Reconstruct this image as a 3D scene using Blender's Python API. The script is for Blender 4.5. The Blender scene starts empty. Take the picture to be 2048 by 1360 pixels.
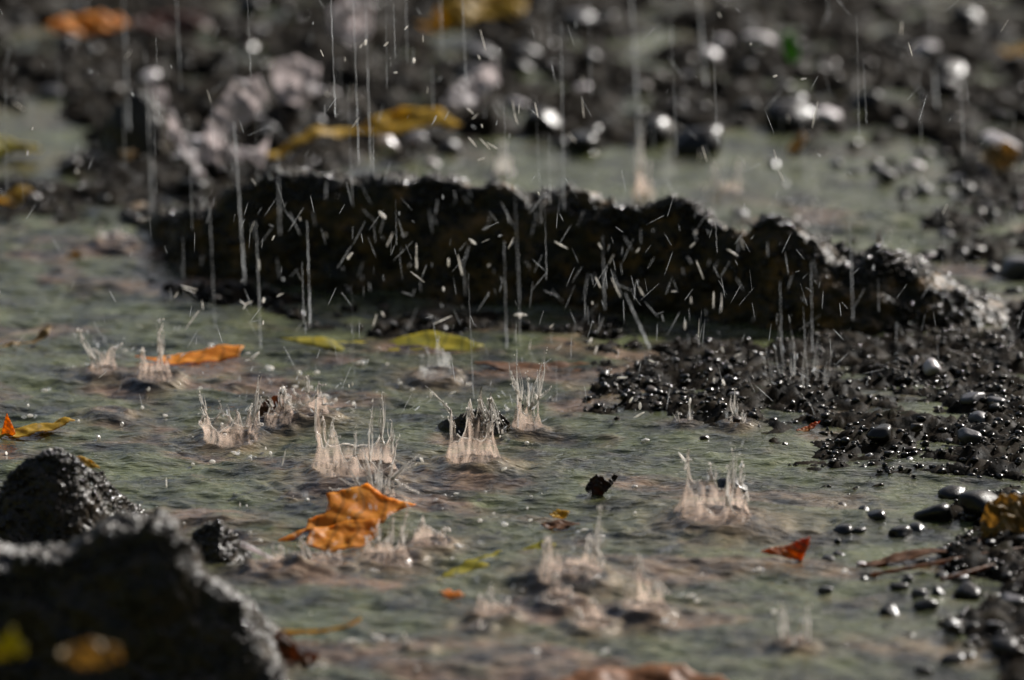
import bpy, math, random
import numpy as np
from mathutils import Vector, Matrix, geometry

SC = bpy.context.scene
COL = SC.collection
R = math.radians

# ------------------------------------------------------------------ camera
D, PITCH, FW = 3.0, R(14.0), 0.45           # distance to the middle of the pool, tilt, width seen there (m)
cp, sp = math.cos(PITCH), math.sin(PITCH)
CAM = np.array([0.0, -D * cp, D * sp])
FWD = np.array([0.0, cp, -sp]); UP = np.array([0.0, sp, cp]); RT = np.array([1.0, 0.0, 0.0])
K = FW / D
cam_d = bpy.data.cameras.new('camera')
cam = bpy.data.objects.new('camera', cam_d); COL.objects.link(cam)
cam.location = CAM.tolist(); cam.rotation_euler = (R(90) - PITCH, 0, 0)
cam_d.sensor_width = 36; cam_d.lens = 36 / K
cam_d.clip_start = 0.05; cam_d.clip_end = 500
cam_d.dof.use_dof = True; cam_d.dof.focus_distance = 2.80; cam_d.dof.aperture_fstop = 8.0
SC.camera = cam

# ------------------------------------------------------------------ light
SUN_EL, SUN_AZ = 34.0, 42.0                 # azimuth clockwise from the view direction (+Y)
w = bpy.data.worlds.new('World'); SC.world = w; w.use_nodes = True
nt = w.node_tree; nt.nodes.clear()
o_ = nt.nodes.new('ShaderNodeOutputWorld'); b_ = nt.nodes.new('ShaderNodeBackground'); s_ = nt.nodes.new('ShaderNodeTexSky')
s_.sky_type = 'NISHITA'; s_.sun_disc = False
s_.sun_elevation = R(SUN_EL); s_.sun_rotation = R(SUN_AZ)
s_.dust_density = 5.0; s_.ozone_density = 0.4; s_.altitude = 200
b_.inputs['Strength'].default_value = 0.058
nt.links.new(s_.outputs[0], b_.inputs[0]); nt.links.new(b_.outputs[0], o_.inputs[0])
sl = bpy.data.lights.new('sun', 'SUN'); sl.energy = 5.0; sl.angle = R(0.5); sl.color = (1.0, 0.97, 0.93)
sun = bpy.data.objects.new('sun', sl); COL.objects.link(sun)
sv = Vector((math.sin(R(SUN_AZ)) * math.cos(R(SUN_EL)), math.cos(R(SUN_AZ)) * math.cos(R(SUN_EL)), math.sin(R(SUN_EL))))
sun.rotation_euler = sv.to_track_quat('Z', 'Y').to_euler(); sun.location = (sv * 5)[:]
SC.view_settings.view_transform = 'Standard'; SC.view_settings.look = 'None'
SC.view_settings.exposure = 0.88; SC.view_settings.gamma = 1.0; SC.view_settings.use_curve_mapping = False
SC.cycles.use_denoising = True
SC.cycles.sample_clamp_direct = 16; SC.cycles.sample_clamp_indirect = 2
SC.cycles.max_bounces = 8; SC.cycles.transparent_max_bounces = 24
SC.cycles.caustics_reflective = False; SC.cycles.caustics_refractive = False

# ------------------------------------------------------------------ layout helpers
def ray(px, py):
    return FWD + RT * ((px - 1024) / 2048 * K) + UP * ((680 - py) / 2048 * K)
def at(px, py, z=0.0):
    """the point at height z under the line of sight of a place in the photo"""
    d = ray(px, py); t = (z - CAM[2]) / d[2]
    return CAM + d * t
def aty(px, py, Y):
    """the point at depth Y"""
    d = ray(px, py); t = (Y - CAM[1]) / d[1]
    return CAM + d * t
def pix(x, y, z):
    vx, vy, vz = x - CAM[0], y - CAM[1], z - CAM[2]
    dep = vy * FWD[1] + vz * FWD[2]
    return 1024 + vx / dep / K * 2048, 680 - (vy * UP[1] + vz * UP[2]) / dep / K * 2048
def mm(px_len, py):
    """metres across for a length in photo pixels at ground row py"""
    p = at(1024, py); dep = (p - CAM) @ FWD
    return px_len / 2048 * K * dep

# ------------------------------------------------------------------ noise
def _hash(ix, iy, seed):
    n = (ix.astype(np.int64) * 374761393 + iy.astype(np.int64) * 668265263 + seed * 974634777) & 0xffffffff
    n = ((n ^ (n >> 13)) * 1274126177) & 0xffffffff
    return ((n ^ (n >> 16)) & 0xffff) / 65535.0
def vn(x, y, seed=0):
    ix, iy = np.floor(x), np.floor(y); fx, fy = x - ix, y - iy
    fx = fx * fx * fx * (fx * (fx * 6 - 15) + 10); fy = fy * fy * fy * (fy * (fy * 6 - 15) + 10)
    a = _hash(ix, iy, seed); b = _hash(ix + 1, iy, seed); c = _hash(ix, iy + 1, seed); d = _hash(ix + 1, iy + 1, seed)
    return (a + (b - a) * fx + (c - a) * fy + (a - b - c + d) * fx * fy) * 2 - 1
def fbm(x, y, oct=4, seed=0, gain=0.5):
    s = 0; a = 1.0; t = 0
    for k in range(oct):
        c, sn = math.cos(k * 1.3 + .4), math.sin(k * 1.3 + .4)
        s = s + a * vn(x * c - y * sn + k * 17.3, x * sn + y * c - k * 9.1, seed + k); t += a
        x, y = x * 2.03, y * 2.03; a *= gain
    return s / t
def inpoly(px, py, poly, soft=30.0):
    """1 inside, 0 outside, soft edge (signed distance based)"""
    px = np.asarray(px, float); py = np.asarray(py, float)
    ins = np.zeros(px.shape, bool); dist = np.full(px.shape, 1e9)
    n = len(poly)
    for i in range(n):
        x1, y1 = poly[i]; x2, y2 = poly[(i + 1) % n]
        c = ((y1 > py) != (y2 > py)) & (px < (x2 - x1) * (py - y1) / (y2 - y1 + 1e-9) + x1)
        ins ^= c
        dx, dy = x2 - x1, (y2 - y1)
        t = np.clip(((px - x1) * dx + (py - y1) * dy) / (dx * dx + dy * dy + 1e-9), 0, 1)
        dist = np.minimum(dist, np.hypot(px - x1 - t * dx, py - y1 - t * dy))
    sd = np.where(ins, dist, -dist)
    return np.clip(sd / soft * 0.5 + 0.5, 0, 1)
def interp(pts, x):
    xs = [p[0] for p in pts]; ys = [p[1] for p in pts]
    return np.interp(x, xs, ys)

# ------------------------------------------------------------------ meshes
def mesh_np(name, V, F, mat, parent=None, smooth=True):
    me = bpy.data.meshes.new(name)
    V = np.asarray(V, np.float32); F = np.asarray(F, np.int32)
    me.vertices.add(len(V)); me.vertices.foreach_set('co', V.ravel())
    k = F.shape[1]
    me.loops.add(F.size); me.loops.foreach_set('vertex_index', F.ravel())
    me.polygons.add(len(F)); me.polygons.foreach_set('loop_start', np.arange(0, F.size, k, dtype=np.int32))
    me.polygons.foreach_set('loop_total', np.full(len(F), k, np.int32))
    me.update(calc_edges=True); me.validate()
    if smooth: me.polygons.foreach_set('use_smooth', np.ones(len(me.polygons), bool))
    me.materials.append(mat)
    o = bpy.data.objects.new(name, me); COL.objects.link(o)
    if parent: o.parent = parent
    return o
def tag(o, label=None, cat=None, group=None, kind=None):
    if label: o['label'] = label
    if cat: o['category'] = cat
    if group: o['group'] = group
    if kind: o['kind'] = kind
    return o
def empty(name, loc):
    o = bpy.data.objects.new(name, None); COL.objects.link(o); o.location = [float(v) for v in loc]
    o.empty_display_size = 0.005
    return o
def thin(o, a):
    t = o.data.attributes.new('thin', 'FLOAT', 'POINT'); t.data.foreach_set('value', np.asarray(a, np.float32).ravel()); return o
def grid_faces(nu, nv, wrap=False):
    iu = np.arange(nu if wrap else nu - 1); iv = np.arange(nv - 1)
    a, b = np.meshgrid(iu, iv, indexing='ij'); a2 = (a + 1) % nu
    return np.stack([a * nv + b, a2 * nv + b, a2 * nv + b + 1, a * nv + b + 1], -1).reshape(-1, 4)
def ico(sub):
    import bmesh
    bm = bmesh.new(); bmesh.ops.create_icosphere(bm, subdivisions=sub, radius=1.0)
    V = np.array([v.co[:] for v in bm.verts]); F = np.array([[v.index for v in f.verts] for f in bm.faces]); bm.free()
    return V, F
def tube(P, rad, seg=6):
    """tapered tube along points P"""
    P = np.asarray(P, float); rad = np.asarray(rad, float); n = len(P)
    T = np.gradient(P, axis=0); T /= np.linalg.norm(T, axis=1)[:, None] + 1e-12
    ref = np.array([0.3, 0.9, 0.1]) if abs(T[0][1]) < 0.8 else np.array([1.0, 0, 0])
    A = np.cross(T, ref); A /= np.linalg.norm(A, axis=1)[:, None] + 1e-12
    B = np.cross(T, A)
    th = np.arange(seg) * 2 * math.pi / seg
    V = P[None] + (np.cos(th)[:, None, None] * A[None] + np.sin(th)[:, None, None] * B[None]) * rad[None, :, None]
    F = grid_faces(seg, n, True)
    return V.reshape(-1, 3), F
def join(parts):
    Vs, Fs, o = [], [], 0
    for V, F in parts:
        if F.shape[1] == 3: F = np.concatenate([F, F[:, 2:3]], 1)
        Vs.append(V); Fs.append(F + o); o += len(V)
    return np.concatenate(Vs), np.concatenate(Fs)
def mesh_mixed(name, V, F, mat, parent=None):
    """quads, where a doubled last index means a triangle"""
    me = bpy.data.meshes.new(name)
    tri = F[:, 2] == F[:, 3]
    cnt = np.where(tri, 3, 4); keep = np.ones(F.shape, bool); keep[tri, 3] = False
    L = F[keep].astype(np.int32); st = np.concatenate([[0], np.cumsum(cnt)[:-1]]).astype(np.int32)
    me.vertices.add(len(V)); me.vertices.foreach_set('co', np.asarray(V, np.float32).ravel())
    me.loops.add(len(L)); me.loops.foreach_set('vertex_index', L)
    me.polygons.add(len(F)); me.polygons.foreach_set('loop_start', st); me.polygons.foreach_set('loop_total', cnt.astype(np.int32))
    me.update(calc_edges=True); me.polygons.foreach_set('use_smooth', np.ones(len(me.polygons), bool))
    me.materials.append(mat)
    o = bpy.data.objects.new(name, me); COL.objects.link(o)
    if parent: o.parent = parent
    return o

# ------------------------------------------------------------------ materials
class M:
    def __init__(s, name):
        s.m = bpy.data.materials.new(name); s.m.use_nodes = True; s.t = s.m.node_tree; s.t.nodes.clear()
        s.out = s.n('ShaderNodeOutputMaterial'); s.tc = s.n('ShaderNodeTexCoord')
        s.co = s.n('ShaderNodeNewGeometry').outputs['Position']
    def n(s, t, **k):
        x = s.t.nodes.new(t)
        for a, v in k.items(): setattr(x, a, v)
        return x
    def l(s, a, b): s.t.links.new(a, b)
    def noise(s, scale, detail=4, rough=.6, stretch=None, obj=False, dist=0.0):
        x = s.n('ShaderNodeTexNoise'); x.inputs['Scale'].default_value = scale; x.inputs['Detail'].default_value = detail
        x.inputs['Roughness'].default_value = rough; x.inputs['Distortion'].default_value = dist
        src = s.tc.outputs['Object'] if obj else s.co
        if stretch:
            mp = s.n('ShaderNodeMapping'); mp.inputs['Scale'].default_value = stretch; s.l(src, mp.inputs[0]); src = mp.outputs[0]
        s.l(src, x.inputs['Vector']); return x.outputs['Fac']
    def ramp(s, fac, stops):
        x = s.n('ShaderNodeValToRGB'); e = x.color_ramp.elements
        while len(e) < len(stops): e.new(0.5)
        for k, (p, c) in enumerate(stops):
            e[k].position = p; e[k].color = (*c, 1) if len(c) == 3 else c
        s.l(fac, x.inputs[0]); return x.outputs[0]
    def mapr(s, fac, a, b, c, d):
        x = s.n('ShaderNodeMapRange'); 
        for i, v in enumerate((a, b, c, d)): x.inputs[i + 1].default_value = v
        s.l(fac, x.inputs[0]); return x.outputs[0]
    def mix(s, fac, a, b):
        x = s.n('ShaderNodeMix', data_type='RGBA')
        for sock, v in ((0, fac), (6, a), (7, b)):
            if isinstance(v, (int, float)): x.inputs[sock].default_value = v
            elif isinstance(v, tuple): x.inputs[sock].default_value = (*v, 1)
            else: s.l(v, x.inputs[sock])
        return x.outputs[2]
    def bump(s, h, dist, strength=1.0, normal=None):
        x = s.n('ShaderNodeBump'); x.inputs['Distance'].default_value = dist; x.inputs['Strength'].default_value = strength
        s.l(h, x.inputs['Height'])
        if normal: s.l(normal, x.inputs['Normal'])
        return x.outputs[0]
    def pbsdf(s, color=None, rough=.5, normal=None, **k):
        x = s.n('ShaderNodeBsdfPrincipled')
        if isinstance(color, tuple): x.inputs['Base Color'].default_value = (*color, 1)
        elif color is not None: s.l(color, x.inputs['Base Color'])
        if isinstance(rough, (int, float)): x.inputs['Roughness'].default_value = rough
        else: s.l(rough, x.inputs['Roughness'])
        if normal: s.l(normal, x.inputs['Normal'])
        for a, v in k.items(): x.inputs[a.replace('_', ' ')].default_value = v
        return x.outputs[0]
    def mixs(s, fac, a, b):
        x = s.n('ShaderNodeMixShader')
        if isinstance(fac, (int, float)): x.inputs[0].default_value = fac
        else: s.l(fac, x.inputs[0])
        s.l(a, x.inputs[1]); s.l(b, x.inputs[2]); return x.outputs[0]
    def done(s, sh): s.l(sh, s.out.inputs[0]); return s.m

def rock_mat(name, cols, rough=(.18, .45), bump=.0012, scale=260, spec=.5):
    m = M(name)
    c = m.ramp(m.noise(90, 6, .65), [(0.3 + .4 * i / (len(cols) - 1), c) for i, c in enumerate(cols)])
    n1 = m.noise(scale, 5, .65); n2 = m.noise(scale * 3.5, 3, .6)
    b = m.bump(n1, bump, .9); b = m.bump(n2, bump * .4, .8, b)
    rg = m.mapr(m.noise(150, 3), .35, .65, rough[0], rough[1])
    return m.done(m.pbsdf(c, rg, b, IOR=1.45, Specular_IOR_Level=spec))
MAT_ROCK = rock_mat('wet_rock', [(.004, .004, .004), (.012, .011, .009), (.03, .022, .014), (.014, .016, .009)], rough=(.22, .5), bump=.0007, spec=.3)
MAT_MOSS = rock_mat('mossy_rock', [(.003, .003, .002), (.010, .010, .006), (.055, .036, .015), (.17, .095, .034)], rough=(.25, .55), bump=.0009, scale=300, spec=.22)
MAT_MUD = rock_mat('wet_mud', [(.001, .001, .0009), (.0028, .0026, .002), (.013, .0095, .006), (.008, .010, .005)], rough=(.4, .7), bump=.0005, spec=.02)
MAT_PEB = [rock_mat('pebble_' + n, c, rough=(.22, .42), bump=.0002, scale=420, spec=.32) for n, c in (
    ('dark', [(.004, .004, .004), (.014, .013, .012)]), ('brown', [(.012, .008, .005), (.034, .022, .014)]),
    ('grey', [(.035, .035, .037), (.09, .085, .09)]), ('pale', [(.26, .24, .24), (.50, .46, .47)]))]

m = M('wet_grit')
c = m.ramp(m.noise(700, 1, .5), [(.3, (.0015, .0015, .0015)), (.52, (.005, .0045, .003)), (.68, (.016, .012, .007)), (.80, (.09, .08, .07))])
MAT_GRIT = m.done(m.pbsdf(c, .16, m.bump(m.noise(900, 2), .0003, .6), IOR=1.45, Specular_IOR_Level=.34))

def water_mat():
    m = M('muddy_water')
    at_ = m.n('ShaderNodeAttribute', attribute_name='mud')
    olive = m.ramp(m.noise(30, 5, .65), [(.38, (.010, .011, .005)), (.66, (.074, .083, .034))])  # murky olive, also painted in for the greenery mirrored on the water
    brown = m.ramp(m.noise(60, 4, .6), [(.38, (.012, .008, .004)), (.66, (.150, .095, .060))])
    c = m.mix(at_.outputs['Fac'], olive, brown)
    n1 = m.noise(150, 3, .55, (1, 3.2, 1), dist=.4); n2 = m.noise(420, 2, .5, (1, 2.2, 1))
    b = m.bump(n1, .0011, .9); b = m.bump(n2, .00025, .8, b)
    return m.done(m.pbsdf(c, .03, b, IOR=1.45))
MAT_WATER = water_mat()

def splash_mat(name, tint, lo, hi, scale=500, glass=False):
    """thin broken water: part clear, part whitened by air and silt"""
    m = M(name)
    n1 = m.noise(scale, 4, .65, (1, 1, .22))
    tr = m.n('ShaderNodeBsdfRefraction' if glass else 'ShaderNodeBsdfTransparent')
    if glass: tr.inputs['IOR'].default_value = 1.33; tr.inputs['Roughness'].default_value = .03
    tl = m.n('ShaderNodeBsdfTranslucent'); tl.inputs['Color'].default_value = (*tint, 1)
    b = m.bump(m.noise(scale * .6, 2, .6, (1, 1, .35)), .0006, .8)
    p = m.pbsdf(tint, .12, b, IOR=1.33, Specular_IOR_Level=0.9)
    s = m.mixs(.5, tl.outputs[0], p)
    at_ = m.n('ShaderNodeAttribute', attribute_name='thin'); om = m.n('ShaderNodeMath', operation='SUBTRACT'); om.inputs[0].default_value = 1
    m.l(at_.outputs['Fac'], om.inputs[1]); mu = m.n('ShaderNodeMath', operation='MULTIPLY'); mu.use_clamp = True
    m.l(om.outputs[0], mu.inputs[0]); m.l(m.mapr(n1, .38, .62, lo, hi), mu.inputs[1])
    return m.done(m.mixs(mu.outputs[0], tr.outputs[0], s))
MAT_SHEET = splash_mat('splash_sheet', (.70, .56, .47), .03, .50, 480)
MAT_JET = splash_mat('splash_jet', (.98, .93, .87), .25, .9, 600, True)
MAT_DROP = splash_mat('raindrop', (.90, .87, .82), .35, 1.0, 700, True)
MAT_THREAD = splash_mat('rain_thread', (.62, .64, .66), .06, .40, 300)
MAT_FAINT = splash_mat('faint_spray', (.55, .55, .54), .08, .35, 400)

def leaf_mat(name, c0, c1, spots=(.03, .015, .008), rough=.5, transl=.68):
    m = M('leaf_' + name)
    c = m.ramp(m.noise(70, 5, .65, obj=True), [(.32, c0), (.68, c1)])
    sp_ = m.ramp(m.noise(150, 2, .5, obj=True), [(.70, (0, 0, 0)), (.76, (1, 1, 1))])
    c = m.mix(sp_, c, spots)
    wv = m.n('ShaderNodeTexWave'); wv.inputs['Scale'].default_value = 38; wv.inputs['Distortion'].default_value = 5; wv.inputs['Detail'].default_value = 2; m.l(m.tc.outputs['Object'], wv.inputs['Vector'])
    c = m.mix(m.mapr(wv.outputs['Fac'], .86, 1.0, 0, .55), c, tuple(x * .45 for x in c0))
    b = m.bump(m.noise(240, 4, .6, obj=True), .0006, .7)
    tl = m.n('ShaderNodeBsdfTranslucent'); m.l(c, tl.inputs['Color'])
    p = m.pbsdf(c, rough, b, IOR=1.45)
    return m.done(m.mixs(transl, p, tl.outputs[0]))
LEAF = dict(
    orange=leaf_mat('orange', (.70, .25, .015), (.86, .42, .04)),
    yellow=leaf_mat('yellow', (.42, .26, .015), (.60, .40, .03)),
    ygreen=leaf_mat('yellow_green', (.22, .22, .012), (.50, .40, .02)),
    green=leaf_mat('green', (.06, .17, .01), (.12, .28, .02)),
    red=leaf_mat('red', (.48, .07, .010), (.42, .20, .025)), maroon=leaf_mat('maroon', (.05, .012, .006), (.12, .03, .012)),
    rust=leaf_mat('rust', (.26, .11, .045), (.42, .20, .09)),
    brown=leaf_mat('brown', (.12, .05, .022), (.26, .12, .05)),
    dark=leaf_mat('dark', (.03, .018, .012), (.07, .035, .02)),
    pale=leaf_mat('pale', (.50, .46, .46), (.78, .73, .73)),
    tan=leaf_mat('tan', (.26, .17, .06), (.40, .28, .11)))

#================================================================== SPLASH TABLE (used by the water too)
# px, py of the foot centre, foot radius px, rim radius px, height px, jets, jet length px, strength
SPLASH = [
 dict(p=(752, 1012), r=46, rr=56, h=20, jets=[(-98,-34,2.4),(-80,-62,2),(-62,-92,2.4),(-38,-70,2),(-26,-120,3),(-4,-84,2.4),(10,-130,2),(24,-74,2.4),(40,-98,2.4),(58,-50,3),(76,-84,3),(92,-112,3),(84,-28,3)], lab='burst of fine radial jets along the upper edge of the orange leaf'),
 dict(bowl=1, p=(460, 884), r=54, rr=60, h=45, jets=[(-56,-95,2.6),(-48,-85,2),(-20,-62,2),(-6,-55,1.6),(18,-50,1.6),(44,-95,3),(52,-130,2.4),(60,-105,2)], lab='crown splash with a round rim and tall side jets, left of the orange leaf'),
 dict(bowl=1, p=(715, 958), r=82, rr=62, h=66, jets=[(-40,-150,3),(-70,-170,2),(-95,-150,2),(-30,-110,2),(0,-135,1.6),(28,-190,2.4),(45,-170,2.4),(60,-110,2.6),(75,-88,2.2),(-60,-90,2)], lab='wide bowl shaped splash rising right behind the orange leaf'),
 dict(p=(948, 940), r=60, rr=52, h=68, jets=[(-62,-140,3),(-95,-175,1.6),(-50,-112,5),(-5,-110,5),(25,-118,4),(44,-108,4),(52,-85,6)], lab='tall grey splash crown standing in front of the small glittering rock'),
 dict(p=(1434, 1052), r=86, rr=58, h=58, jets=[(-62,-112,6),(-12,-108,6),(22,-160,6),(50,-112,6),(34,-142,4),(62,-60,5)], lab='pink grey splash with four thick upright jets in the right half'),
 dict(p=(1140, 1168), r=74, rr=56, h=54, jets=[(60,-150,5),(40,-90,5),(-50,-20,4),(62,-40,8)], lab='brown swelling splash with one jet leaning right, beside the yellow green leaf'),
 dict(p=(985, 1240), r=44, rr=34, h=30, jets=[(-6,-62,4),(30,-48,5),(-24,-40,3)], lab='small low splash below the yellow green leaf'),
 dict(p=(1290, 1225), r=52, rr=42, h=42, jets=[(-12,-90,5),(28,-70,5),(44,-45,5)], lab='hazy grey splash right of the brown swelling splash'),
 dict(p=(205, 752), r=34, rr=32, h=30, jets=[(-48,-95,6),(-20,-45,4),(36,-62,4)], lab='blurred splash with a hooked jet at the far left'),
 dict(p=(310, 765), r=42, rr=32, h=34, jets=[(16,-135,5),(12,-100,4),(-26,-40,4),(30,-44,3)], lab='blurred brown splash in front of the flat orange leaf'),
 dict(p=(1055, 862), r=30, rr=34, h=38, jets=[(-40,-145,3),(-24,-165,2),(0,-115,5),(22,-140,2),(38,-175,2),(-32,-100,2.6),(46,-90,2),(14,-80,6)], lab='fine grey spray rising behind the small glittering rock'),
 dict(bowl=1, p=(1595, 790), r=42, rr=52, h=12, jets=[(-60,-120,1.6),(-34,-160,1.6),(-10,-145,2),(14,-170,1.6),(38,-130,1.6),(62,-100,1.6),(-46,-70,1.6),(52,-62,1.6)], lab='faint fan of spray over the dark gravel at right', faint=1),
 dict(p=(1590, 1300), r=34, rr=26, h=16, jets=[(-26,-104,7),(26,-96,6),(-4,-40,4)], lab='pair of blurred upright jets near the bottom right'),
 dict(p=(1457, 382), r=34, rr=32, h=12, jets=[(-32,-62,6),(26,-64,6)], lab='two blurred pillars of water on the green pool behind the dark ridge'),
 dict(p=(1288, 392), r=22, rr=18, h=36, jets=[(-8,-110,5),(-4,-160,4),(10,-70,4)], lab='blurred vertical jet on the green pool behind the dark ridge'),
 dict(p=(1006, 346), r=24, rr=22, h=26, jets=[(-2,-52,6),(10,-34,6)], lab='bright white blurred splash at the back edge of the dark ridge', bright=1),
 dict(p=(560, 860), r=40, rr=38, h=40, jets=[(-22,-60,4),(8,-70,5),(30,-50,4),(16,-30,6)], lab='brown splash between the round crown and the wide bowl splash'),
 dict(p=(625, 850), r=46, rr=44, h=36, jets=[(-40,-64,4),(-10,-90,3),(24,-70,3),(40,-50,3)], lab='ragged splash with thin jets left of the wide bowl splash'),
 dict(p=(640, 1136), r=58, rr=54, h=22, jets=[(-36,-78,6),(-28,-60,4),(-60,-30,4),(-46,-44,2.4),(20,-50,4)], lab='low splash breaking over the lower left lobe of the orange leaf'),
 dict(p=(776, 1124), r=60, rr=54, h=34, jets=[(-20,-92,6),(10,-84,5),(40,-110,5),(0,-60,4)], lab='sheet splash below the right end of the orange leaf'),
 dict(p=(860, 1092), r=46, rr=40, h=30, jets=[(-20,-40,4),(36,-26,5)], lab='clear domed bulge of water right of the orange leaf'),
 dict(p=(545, 1152), r=48, rr=42, h=22, jets=[(-20,-46,2.4),(0,-54,2.4),(22,-44,2.4)], lab='muddy splash at the tip of the pale twig'),
 dict(p=(1120, 1215), r=46, rr=42, h=24, jets=[(-10,-44,4),(26,-34,5)], lab='low brown splash just in front of the brown swelling splash'),
 dict(p=(1180, 1255), r=44, rr=40, h=22, jets=[(-24,-50,6),(6,-44,5)], lab='low white tipped splash near the bottom centre'),
 dict(p=(1475, 862), r=30, rr=22, h=14, jets=[(-6,-80,5),(10,-50,4),(-16,-34,4)], lab='small three legged splash at the edge of the right gravel'),
 dict(p=(870, 760), r=44, rr=38, h=36, jets=[(-20,-62,2),(6,-80,2),(30,-60,2),(-34,-44,2)], lab='thin hazy splash in front of the yellow leaf below the ridge', faint=1),
 dict(p=(1370, 860), r=20, rr=16, h=10, jets=[(-16,-40,3),(10,-60,3)], lab='tiny splash on the rippled water left of the right gravel'),
 dict(p=(232, 502), r=44, rr=36, h=16, jets=[(-34,-46,5),(4,-36,5)], lab='pale blurred splash on the water left of the dark ridge'),
 dict(p=(220, 834), r=36, rr=26, h=8, jets=[(26,-12,3)], lab='little glittering wavelet splash at left above the foreground rock'),
 dict(p=(958, 1262), r=22, rr=16, h=10, jets=[(4,-30,4)], lab='smallest white splash at the bottom centre'),
 dict(p=(838, 1300), r=26, rr=14, h=6, jets=[(-30,-34,3)], lab='faint cone shaped splash left of the bottom centre'),
]

#================================================================== TERRAIN
POOL_R1 = [(1060, 800), (1180, 735), (1300, 690), (1700, 640), (2300, 590), (2300, 950), (2000, 955), (1850, 985), (1600, 990), (1500, 930), (1400, 880), (1250, 850)]
POOL_R2 = [(1860, 1000), (1920, 975), (2300, 950), (2300, 1500), (1990, 1500), (1950, 1330), (1900, 1260), (1960, 1200), (1880, 1150), (1900, 1080)]
FOOT = [(150, 462), (330, 556), (500, 580), (900, 626), (1300, 655), (1300, 715), (1000, 684), (800, 662), (500, 618), (330, 600), (200, 520)]
BACK = [(-500, 470), (200, 455), (420, 430), (700, 340), (960, 300), (1040, 280), (1400, 292), (1560, 275), (1800, 285), (1900, 330), (2500, 380), (2500, -1500), (-500, -1500)]
BACK2 = [(1560, 330), (1650, 315), (1800, 300), (2500, 300), (2500, 640), (2000, 590), (1900, 520), (1780, 470), (1830, 420), (1700, 370)]
BACKPOOL = [(-300, 230), (60, 200), (150, 260), (170, 330), (60, 370), (-300, 350)]
def bank(px, py):
    """how far the ground stands clear of the water: 0 pool, 1 bank"""
    b = np.maximum(inpoly(px, py, POOL_R1, 50), inpoly(px, py, POOL_R2, 60))
    b = np.maximum(b, .85 * inpoly(px, py, FOOT, 26))
    b = np.maximum(b, inpoly(px, py, BACK, 36))
    b = np.maximum(b, .8 * inpoly(px, py, BACK2, 60))
    b = b * (1 - .8 * inpoly(px, py, BACKPOOL, 60))
    return np.clip(b + fbm(px / 90.0, py / 34.0, 4, 71) * .75 * np.exp(-((b - .5) / .42) ** 2), 0, 1)
def axis(lo, hi, step, far, g=1.12):
    a = list(np.arange(lo, hi, step)); s = step
    while a[-1] < far: s *= g; a.append(a[-1] + s)
    s = step
    while a[0] > -far: s *= g; a.insert(0, a[0] - s)
    return np.array(a)
def ground_h(x, y):
    px, py = pix(x, y, 0 * x)
    behind = y < -1.2
    b = np.where(behind, 1.0, bank(px, py))
    out = np.clip((np.abs(x) - .55) / .5, 0, 1) + np.clip((y - .95) / .6, 0, 1) + np.clip((-.95 - y) / .5, 0, 1)
    near = np.exp(-(x * x + (y - .1) ** 2) / 1.6 ** 2)
    rough = fbm(x * 38, y * 38, 4, 3) * np.where((py < 330) & ~behind, .010, .006) + (fbm(x * 190, y * 190, 3, 9) * .0026 + fbm(x * 520, y * 520, 2, 5) * .0015) * near
    h = -.008 + b * .0112 + rough * (.35 + .65 * b)
    h = h + np.clip(out, 0, 1) * .02 + np.clip(out - 1, 0, 1) * .02
    # leaf litter hump at the back left
    lx, ly = (px - 520) / 240, (py - 250) / 60
    h = h + .010 * np.exp(-(lx * lx + ly * ly)) * (~behind)
    far = np.clip((np.hypot(x, y) - 2) / 20, 0, 1)
    h = h + far * fbm(x * .12, y * .12, 3, 44) * 1.2 * near.clip(0, 0) + far * 0
    return h, px, py, b
gx = axis(-.42, .42, .0016, 60, 1.10); gy = axis(-.62, .95, .0024, 60, 1.10)
X, Y = np.meshgrid(gx, gy, indexing='ij')
H, PX, PY, BK = ground_h(X, Y)
V = np.stack([X, Y, H], -1).reshape(-1, 3)
ground = mesh_np('ground', V, grid_faces(len(gx), len(gy)), MAT_MUD); tag(ground, kind='structure')
def gz(x, y):
    return float(ground_h(np.array([x]), np.array([y]))[0][0])

# unseen wooded slopes, added to streak the ripples and block low sky light
ha = np.linspace(0, 2 * math.pi, 721)[:-1]; hv = np.linspace(0, 1, 26)
el = np.radians(np.where(np.cos(ha) > 0, 12, 30) + 10 * fbm(np.cos(ha) * 4, np.sin(ha) * 4, 4, 91) + 4 * fbm(np.cos(ha) * 22, np.sin(ha) * 22, 3, 93))
rad = 14 + 12 * hv[None] + 1.2 * fbm(ha[:, None] * 20, hv[None] * 9 + 0 * ha[:, None], 3, 95)
Z = np.tan(el)[:, None] * rad * hv[None] ** .6
Xh, Yh = np.sin(ha)[:, None] * rad, np.cos(ha)[:, None] * rad
def leafy(m, c):
    t = m.n('ShaderNodeBsdfTranslucent'); m.l(c, t.inputs['Color']); return m.done(m.mixs(.5, m.pbsdf(c, .7), t.outputs[0]))
mh = M('woodland'); ch = mh.ramp(mh.noise(1.1, 6, .7), [(.38, (.012, .015, .004)), (.60, (.24, .26, .08))])
o = mesh_np('unseen_hillside', np.stack([Xh, Yh, Z - .3], -1).reshape(-1, 3), grid_faces(720, 26, True), leafy(mh, ch)); tag(o, kind='structure')

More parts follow.
